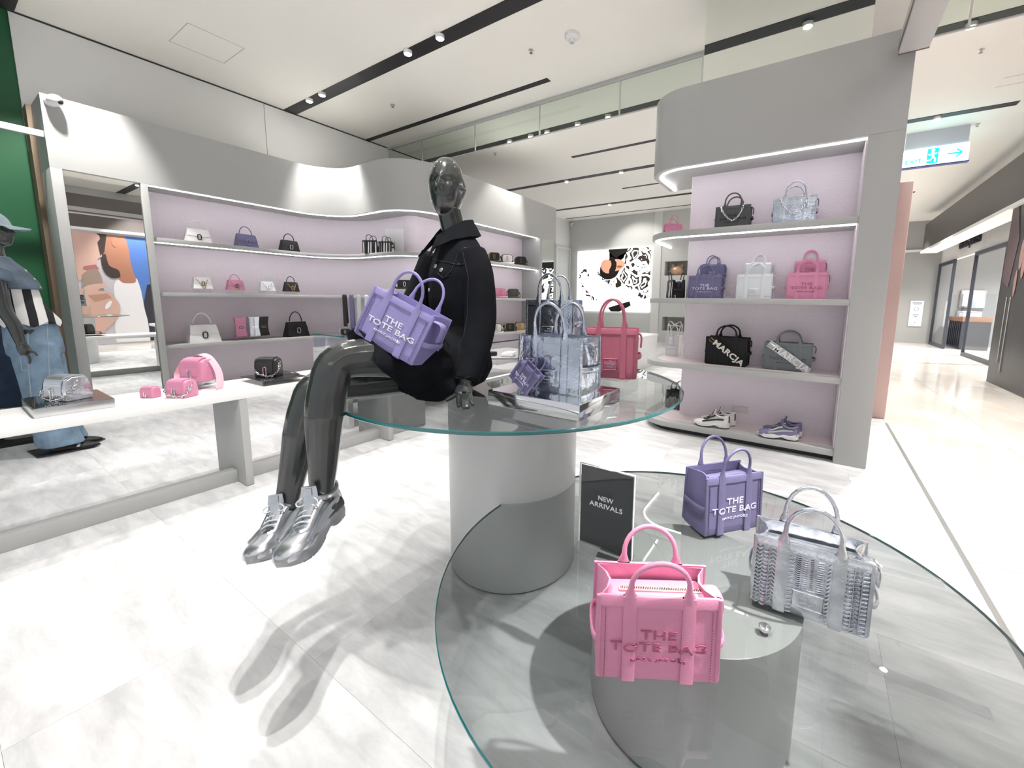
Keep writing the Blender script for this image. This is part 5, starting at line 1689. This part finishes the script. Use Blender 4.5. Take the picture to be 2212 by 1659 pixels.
rsh, rel_, rwr = (1.20, 1.345, 1.36), (1.13, 1.42, 1.15), (.95, 1.33, 1.06)
limb(bd, [rsh, (1.17, 1.39, 1.26), rel_, (1.04, 1.39, 1.10), rwr], [.05, .045, .04, .036, .026])
bd.tube([rwr, (.92, 1.32, 1.055), (.89, 1.31, 1.055)], [(.03, .02), (.036, .016), (.03, .012)], 12)
for k in range(4):
    limb(bd, [(.90 + .004 * k, 1.33 - .018 * k, 1.055), (.87, 1.325 - .018 * k, 1.055), (.845 + .003 * k, 1.32 - .018 * k, 1.045)], [.0095, .009, .0075], 8, 4)
limb(bd, [(.935, 1.30, 1.055), (.915, 1.275, 1.055), (.895, 1.262, 1.05)], [.011, .0095, .008], 8, 4)
relm(bd, m1)
body1 = remesh(bd, 'body', MANN, m1, .0034, 2)

# jacket dress in black denim
jk = MB()
JR = [((1.11, 1.225, .850), .09, .12), ((1.12, 1.205, .88), .13, .15), ((1.125, 1.19, .94), .165, .155), ((1.155, 1.19, 1.02), .14, .12), ((1.17, 1.195, 1.10), .125, .105), ((1.178, 1.20, 1.20), .135, .115), ((1.185, 1.205, 1.30), .142, .112), ((1.188, 1.208, 1.37), .138, .09), ((1.186, 1.21, 1.42), .10, .074), ((1.182, 1.214, 1.455), .068, .064)]
jk.loft([ell_ring(c, a, b) for c, a, b in JR])
limb(jk, [(1.165, 1.125, 1.372), (1.155, 1.082, 1.29), (1.135, 1.048, 1.14), (1.085, 1.025, 1.03), (1.015, 1.006, .917)], [.062, .063, .060, .053, .043])
limb(jk, [(1.20, 1.33, 1.37), (1.175, 1.385, 1.26), (1.13, 1.42, 1.15), (1.04, 1.385, 1.10), (.97, 1.34, 1.065)], [.078, .070, .064, .058, .05])
# skirt over the thighs
U1 = (Vector(((lkn[0] + rkn[0]) / 2, (lkn[1] + rkn[1]) / 2, (lkn[2] + rkn[2]) / 2)) - Vector((1.14, 1.19, .95)))
kd = U1.normalized()
ks = Vector((-kd.y, kd.x, 0)).normalized()
ku = Vector((0, 0, 1))
rr = []
for s_, hw, hv, wob in ((0, .165, .125, 0), (.22, .185, .13, .004), (.48, .182, .130, .008), (.66, .168, .128, .014), (.76, .166, .134, .022)):
    c = Vector((1.14, 1.19, .963)) + U1 * s_ + Vector((0, 0, .012 * s_))
    row = []
    for i in range(36):
        a = 2 * PI * i / 36
        w = 1 + wob * 3.2 * math.sin(a * 5 + 1) 
        sl = kd * ((.025 * math.sin(a) - .15 * max(0, -math.sin(a)) ** 1.2 + .012 * math.sin(a * 7)) * s_ / .76)
        row.append(tuple(c + sl + ks * (hw * math.cos(a) * w) + ku * max(hv * math.sin(a) * w, -.116)))
    rr.append(row)
jk.loft(rr)
# hem falling over the near side onto the glass
rr = []
for t_, (cx, cy, cz), w_, h_ in ((0, (1.12, 1.14, .955), .09, .09), (1, (1.04, 1.125, .925), .10, .075), (2, (.975, 1.125, .900), .105, .052), (3, (.935, 1.13, .888), .11, .042)):
    row = []
    s1 = Vector((-.35, .94, 0)).normalized()
    for i in range(30):
        a = 2 * PI * i / 30
        row.append(tuple(Vector((cx, cy, cz)) + s1 * (w_ * math.cos(a)) + Vector((0, 0, 1)) * (h_ * math.sin(a) * (1 + .16 * t_ * math.sin(3 * a + .7) * .5))))
    rr.append(row)
jk.loft(rr)
for i, v in enumerate(jk.v):
    if v[2] < GZ1 + .0015:
        jk.v[i] = (v[0], v[1], GZ1 + .0015)
relm(jk, m1)
jacket = remesh(jk, 'jacket_dress', DENIMK, m1, .006, 4)
jacket['label'] = 'black denim jacket dress'
# collar
def plate(pts, th, nrm):
    n = Vector(nrm).normalized() * th
    k = len(pts)
    a = [Vector(p) for p in pts]
    return MB().add([tuple(p) for p in a] + [tuple(p + n) for p in a], [tuple(range(k)), tuple(range(2 * k - 1, k - 1, -1))] + [(i, k + i, k + (i + 1) % k, (i + 1) % k) for i in range(k)])
off = Vector((1.14, 1.19, BZ0))
for sgn, nm in ((1, 'left'), (-1, 'right')):
    C0 = Vector((1.182, 1.214, 0))
    def pt(f_, l_, z_):
        return tuple(C0 + F1 * f_ + L1 * (l_ * sgn) + Vector((0, 0, z_)) - off)
    rows = []
    for (f_, l_, zt, zb, ob) in ((-.066, 0, 1.512, 1.452, .030), (-.045, .05, 1.510, 1.448, .034), (0, .066, 1.500, 1.436, .036), (.04, .055, 1.480, 1.420, .036), (.075, .025, 1.452, 1.392, .036), (.088, .012, 1.440, 1.362, .052)):
        k = math.hypot(f_, l_)
        fo, lo = f_ / k, l_ / k
        a = pt(f_, l_, zt)
        b_ = pt(f_ + fo * ob, l_ + lo * ob + (.03 if f_ > .08 else 0), zb)
        c_ = pt(f_ + fo * (ob - .006), l_ + lo * (ob - .006) + (.03 if f_ > .08 else 0), zb - .001)
        d_ = pt(f_ - fo * .006, l_ - lo * .006, zt - .002)
        rows.append([a, b_, c_, d_])
    MB().loft(rows).build('collar', DENIMK, jacket, ang=50)
    # the collar is a sub-part of the dress
BV = BVHTree.FromPolygons([tuple(Vector(v.co) + off) for v in jacket.data.vertices], [tuple(p.vertices) for p in jacket.data.polygons])
def on_jacket(x, y):
    """point and normal of the dress where the sight line from the photographer's place meets it"""
    d = (fw + rt * ((x - CX) / F_PX) - up * ((y - CY) / F_PX)).normalized()
    h = BV.ray_cast(Vector((0, 0, CAM_H)), d)
    return (h[0], h[1]) if h[0] is not None else (None, None)
BTN = mat('button_metal', (.72, .72, .72), .3, .9)
for (x, y) in ((941, 575), (953, 583), (927, 627), (931, 541), (1007, 826)):
    p, n = on_jacket(x, y)
    if p is None:
        continue
    mb = MB().lathe([(.0075, -.002), (.0085, .001), (.007, .003), (.003, .0035)], 14)
    mb.xf(Matrix.Translation(p - off) @ n.to_track_quat('Z', 'Y').to_matrix().to_4x4())
    mb.build('button', BTN, jacket)
SEAM = mat('denim_seam', (.022, .024, .03), .9)
for seam in ([(962, 598), (975, 585), (985, 560), (990, 545)], [(935, 560), (960, 566), (990, 572), (1005, 570)], [(945, 590), (958, 601), (975, 592)], [(1000, 545), (1012, 600), (1010, 680), (1000, 740)], [(985, 815), (1000, 818), (1018, 812)], [(920, 640), (915, 690)]):
    pts = []
    for q in range(len(seam) - 1):
        for k in range(5):
            u = k / 5
            p, n = on_jacket(seam[q][0] * (1 - u) + seam[q + 1][0] * u, seam[q][1] * (1 - u) + seam[q + 1][1] * u)
            if p is not None:
                pts.append(p + n * .001 - off)
    if len(pts) > 3:
        MB().tube(pts, .0013, 6).build('seam', SEAM, jacket)

# ================================================================== STANDING MANNEQUIN AT THE LEFT EDGE
def relm(mb, o):
    if o is globals().get('m2'):
        mb.v = [(a - .105 * max(0, c - 1.0) / .65, b, c) for a, b, c in mb.v]
    return rel(mb, o)
m2 = thing('mannequin', 'standing dark mannequin in a denim cap, striped top and wide pale jeans', 'mannequin', (.45, 4.9, 0))
F2 = Vector((.97, -.25, 0)).normalized()
L2 = Vector((-F2.y, F2.x, 0))
def r2(c, hw, hd, n=24):
    return ell_ring(c, hw, hd, F2, L2, n)
bd = MB()
bd.loft([r2((.45, 4.9, .95), .14, .11), r2((.44, 4.9, 1.1), .11, .085), r2((.43, 4.9, 1.25), .135, .10), r2((.42, 4.9, 1.36), .15, .09), r2((.415, 4.9, 1.43), .12, .07), r2((.41, 4.9, 1.46), .05, .05)])
limb(bd, [(.41, 4.9, 1.42), (.42, 4.895, 1.49), (.43, 4.89, 1.56)], [.055, .047, .046])
head_mesh(bd, (.44, 4.885, 1.645), F2, 1.0)
for s_ in (-1, 1):
    sh = Vector((.415, 4.9, 1.37)) + L2 * (.16 * s_)
    el = sh + Vector((-.02, 0, -.27)) + L2 * (.04 * s_)
    wr = el + Vector((.03, -.03, -.24))
    limb(bd, [sh, sh.lerp(el, .5), el, el.lerp(wr, .5), wr], [.05, .044, .04, .035, .026])
    bd.tube([wr, wr + Vector((.01, 0, -.05)), wr + Vector((.02, -.005, -.08))], [(.02, .026), (.016, .034), (.012, .032)], 10, upv=(1, 0, 0))
    for k in range(4):
        q = wr + Vector((.015, -.03 + .017 * k, -.075))
        limb(bd, [q, q + Vector((.012, 0, -.04)), q + Vector((.005, 0, -.075))], [.009, .0085, .007], 7, 3)
    q = wr + Vector((.02, -.03, -.04))
    limb(bd, [q, q + Vector((.03, -.015, -.03)), q + Vector((.04, -.018, -.055))], [.010, .009, .0075], 7, 3)
for s_ in (-1, 1):
    hp = Vector((.45, 4.9, .95)) + L2 * (.08 * s_)
    limb(bd, [hp, hp + Vector((.02, 0, -.42)), hp + Vector((.03, -.01, -.86))], [.08, .055, .035])
relm(bd, m2)
remesh(bd, 'body', MANN, m2, .0055, 4)
# jeans
jn = MB()
jn.loft([r2((.45, 4.9, 1.035), .135, .115), r2((.45, 4.9, .98), .15, .13), r2((.455, 4.9, .86), .165, .14), r2((.46, 4.9, .76), .17, .14)])
for s_ in (-1, 1):
    a = Vector((.46, 4.9, .84)) + L2 * (.085 * s_)
    rr = []
    for k, (dz, dx, w, d) in enumerate(((0, 0, .095, .13), (-.15, .01, .10, .125), (-.32, .02, .108, .118), (-.5, .03, .118, .12), (-.66, .045, .13, .13), (-.775, .06, .14, .14))):
        row = []
        for i in range(28):
            t_ = 2 * PI * i / 28
            wv_ = 1 + (.02 + .012 * k) * math.sin(t_ * 4 + k * 1.3)
            row.append(tuple(a + L2 * (w * .93 * math.cos(t_) * wv_) + F2 * (d * .9 * math.sin(t_) * wv_ + dx) + Vector((0, 0, dz))))
        rr.append(row)
    jn.loft(rr)
relm(jn, m2)
jeans = remesh(jn, 'jeans', DENIMB, m2, .008, 3)
jeans['label'] = 'wide pale blue jeans'
for k in range(5):
    a = -.9 + k * .45
    c = Vector((.45, 4.9, 1.01)) + L2 * (.142 * math.cos(a - 1.2)) + F2 * (.122 * math.sin(a - 1.2)) - Vector((.45, 4.9, 0))
    MB().tube([c + Vector((0, 0, -.03)), c + Vector((0, 0, .028))], .006, 6).build('belt_loop', DENIMB, jeans)
BVJ = BVHTree.FromPolygons([tuple(Vector(v.co) + Vector((.45, 4.9, 0))) for v in jeans.data.vertices], [tuple(p.vertices) for p in jeans.data.polygons])
def on_jeans(x, y):
    d = (fw + rt * ((x - CX) / F_PX) - up * ((y - CY) / F_PX)).normalized()
    h = BVJ.ray_cast(Vector((0, 0, CAM_H)), d)
    return (h[0], h[1]) if h[0] is not None else (None, None)
JSEAM = mat('jeans_seam', (.34, .42, .50), .9)
for seam in ([(42, 700), (62, 712), (80, 706), (86, 692)], [(100, 690), (104, 760), (108, 850), (112, 930)], [(44, 770), (48, 800), (62, 800)], [(60, 720), (62, 800), (72, 900)]):
    pts = []
    for q in range(len(seam) - 1):
        for k in range(6):
            u = k / 6
            p, n = on_jeans(seam[q][0] * (1 - u) + seam[q + 1][0] * u, seam[q][1] * (1 - u) + seam[q + 1][1] * u)
            if p is not None:
                pts.append(p + n * .001 - Vector((.45, 4.9, 0)))
    if len(pts) > 3:
        MB().tube(pts, .0028, 6).build('seam', JSEAM, jeans)
# striped knit top
TOPS = mat('top_stripe', (.8, .8, .8), .8)
nt, N, L, b = nodes_of(TOPS)
tc = N.new('ShaderNodeTexCoord')
wv = N.new('ShaderNodeTexWave')
wv.bands_direction = 'X'
wv.inputs['Scale'].default_value = 3.4
wv.inputs['Distortion'].default_value = 1.2
wv.inputs['Detail'].default_value = 1
wv.inputs['Detail Scale'].default_value = .8
L.new(tc.outputs['Object'], wv.inputs[0])
cr = N.new('ShaderNodeValToRGB')
cr.color_ramp.interpolation = 'CONSTANT'
cr.color_ramp.elements[0].color = (.012, .012, .016, 1)
cr.color_ramp.elements[1].position = .46
cr.color_ramp.elements[1].color = (.82, .82, .82, 1)
L.new(wv.outputs['Fac'], cr.inputs[0])
L.new(cr.outputs[0], b.inputs['Base Color'])
tp = MB()
hem = [(x, y, z + .022 * math.sin(i * PI * 2 * 6 / 24)) for i, (x, y, z) in enumerate(r2((.455, 4.9, .985), .168, .148))]
tp.loft([hem, r2((.45, 4.9, 1.06), .15, .13), r2((.44, 4.9, 1.13), .13, .11), r2((.43, 4.9, 1.25), .15, .12), r2((.42, 4.9, 1.36), .155, .10), r2((.415, 4.9, 1.41), .10, .07)])
relm(tp, m2).build('striped_top', TOPS, m2)
# cropped denim jacket
cj = MB()
cj.loft([r2((.425, 4.9, 1.235), .185, .15), r2((.42, 4.9, 1.30), .19, .145), r2((.415, 4.9, 1.38), .18, .115), r2((.412, 4.9, 1.43), .13, .085), r2((.41, 4.9, 1.465), .075, .07)])
for s_ in (-1, 1):
    sh = Vector((.415, 4.9, 1.37)) + L2 * (.155 * s_)
    limb(cj, [sh, sh + Vector((-.01, 0, -.08)) + L2 * (.02 * s_)], [.075, .07])
relm(cj, m2)
cjo = remesh(cj, 'cropped_jacket', mat('washed_denim', (.10, .14, .19), .75, bump=('noise', 500, .3, .001), var=(10, .4)), m2, .007, 3)
for k in range(3):
    c = Vector((.42, 4.9, 1.25 + .06 * k)) + F2 * (.143, .134, .110)[k] - L2 * .03 - Vector((.45, 4.9, 0))
    c.x -= .105 * max(0, c.z - 1.0) / .65
    MB().ell(tuple(c), (.009, .009, .009), 10, 6).build('button', BTN, cjo)
# cap
CAPM = mat('cap_denim', (.33, .42, .46), .85, bump=('noise', 500, .3, .001), var=(12, .2))
cap = MB()
hc = Vector((.44, 4.885, 1.655))
rows = []
for k in range(8):
    a = (PI / 2) * k / 7
    z_ = .03 + .098 * math.sin(a)
    q = max(math.cos(a), .04)
    rows.append(r2(tuple(hc + Vector((0, 0, z_))), .084 * q ** .8, .108 * q ** .8, 28))
rows = [r2(tuple(hc + Vector((0, 0, .015))), .084, .108, 28)] + rows
relm(cap.loft(rows), m2)
co = cap.build('cap', CAPM, m2)
co['label'] = 'pale denim cap'
bm_ = MB()
rows = []
for k in range(7):
    u = k / 6
    a = -1.15 + 2.3 * u
    base = hc + F2 * (.105 * math.cos(a * .75)) + L2 * (.082 * math.sin(a)) + Vector((0, 0, .022))
    tip = base + F2 * (.085 * math.cos(a)) + Vector((0, 0, -.012 - .018 * abs(math.sin(a))))
    rows.append([tuple(base), tuple(tip), tuple(tip + Vector((0, 0, .005))), tuple(base + Vector((0, 0, .006)))])
relm(bm_.loft(rows), m2).build('brim', CAPM, co)
# shoes and base plate
for s_ in (-1, 1):
    a = Vector((.52, 4.88, .012)) + L2 * (.085 * s_)
    sh = thing('dress_shoe', 'black strapped shoe of the standing mannequin, %s' % ('nearer the bench' if s_ < 0 else 'nearer the wall'), 'shoe', (0, 0, 0), group='black shoes of the standing mannequin', mtx=Matrix.Translation(a) @ Matrix.Rotation(math.atan2(F2.y, F2.x), 4, 'Z'))
    rr = []
    for x, w, h in ((-.05, .022, .05), (-.02, .034, .06), (.05, .038, .055), (.11, .044, .045), (.16, .036, .032), (.19, .018, .02)):
        rr.append([(x, w * math.cos(PI * i / 8), .012 + (h - .012) * math.sin(PI * i / 8) ** .7) for i in range(9)])
    MB().loft(rr).build('upper', BLKL, sh, ang=60)
    MB().prism([(-.055, -.02), (-.03, -.036), (.06, -.04), (.12, -.047), (.17, -.038), (.2, 0), (.17, .038), (.12, .047), (.06, .04), (-.03, .036), (-.055, .02)], 0, .014).build('sole', BLKC, sh)
    for x in (.04, .09):
        MB().tube([(x, .040 * math.cos(q), .02 + .036 * math.sin(q)) for q in [PI * i / 10 for i in range(11)]], (.010, .0025), 8, upv=(0, 0, 1)).build('strap', CHROME if x > .08 else BLKL, sh)
MB().prism([(-.10, .10), (-.08, -.16), (.13, -.17), (.30, .03), (.28, .12)], 0.0005, .011).build('base_plate', mat('base_dark', (.07, .07, .075), .35, .6), m2, bevel=.001)

# second standing mannequin, mostly beyond the left edge
m3 = thing('mannequin', 'second standing mannequin in dark denim cut by the left edge', 'mannequin', (.30, 5.55, 0))
bd = MB()
def r3(c, hw, hd):
    return ell_ring(c, hw, hd, F2, L2, 24)
bd.loft([r3((.28, 5.55, .95), .15, .12), r3((.27, 5.55, 1.2), .15, .11), r3((.26, 5.55, 1.4), .16, .09), r3((.26, 5.55, 1.46), .05, .05)])
limb(bd, [(.26, 5.55, 1.42), (.27, 5.55, 1.57)], [.052, .046])
head_mesh(bd, (.28, 5.54, 1.65), F2, 1.0, nth=28, nph=20)
for s_ in (-1, 1):
    hp = Vector((.30, 5.55, .95)) + L2 * (.09 * s_)
    limb(bd, [hp, hp + Vector((.02, 0, -.5)), hp + Vector((.03, 0, -.90))], [.085, .055, .04])
    limb(bd, [hp + Vector((.03, 0, -.90)), hp + Vector((.13, -.02, -.92))], [.035, .028])
relm(bd, m3)
remesh(bd, 'body', MANN, m3, .009, 3)
dn = MB()
dn.loft([r3((.28, 5.55, .80), .19, .16), r3((.28, 5.55, .98), .17, .145), r3((.27, 5.55, 1.2), .17, .13), r3((.26, 5.55, 1.38), .17, .11), r3((.26, 5.55, 1.45), .09, .08)])
for s_ in (-1, 1):
    a = Vector((.30, 5.55, .9)) + L2 * (.09 * s_)
    dn.loft([r3(tuple(a + Vector((.02 * k, 0, -.12 * k))), .10 + .006 * k, .125 + .004 * k) for k in range(6)])
relm(dn, m3)
remesh(dn, 'dark_denim_outfit', DENIMD, m3, .01, 3)
for s_ in (-1, 1):
    a = Vector((.39, 5.55, 0)) + L2 * (.09 * s_)
    bt_ = MB()
    bt_.loft([r3((a.x - .0, a.y, .03), .07, .09), r3((a.x, a.y, .12), .085, .085), r3((a.x, a.y, .34), .095, .10)])
    relm(bt_, m3).build('grey_boot', mat('boot_grey', (.30, .30, .30), .6), m3)
MB().box(-.65, .15, -.27, .20, 0, .03).build('base_plate', BLACK, m3, bevel=.002)
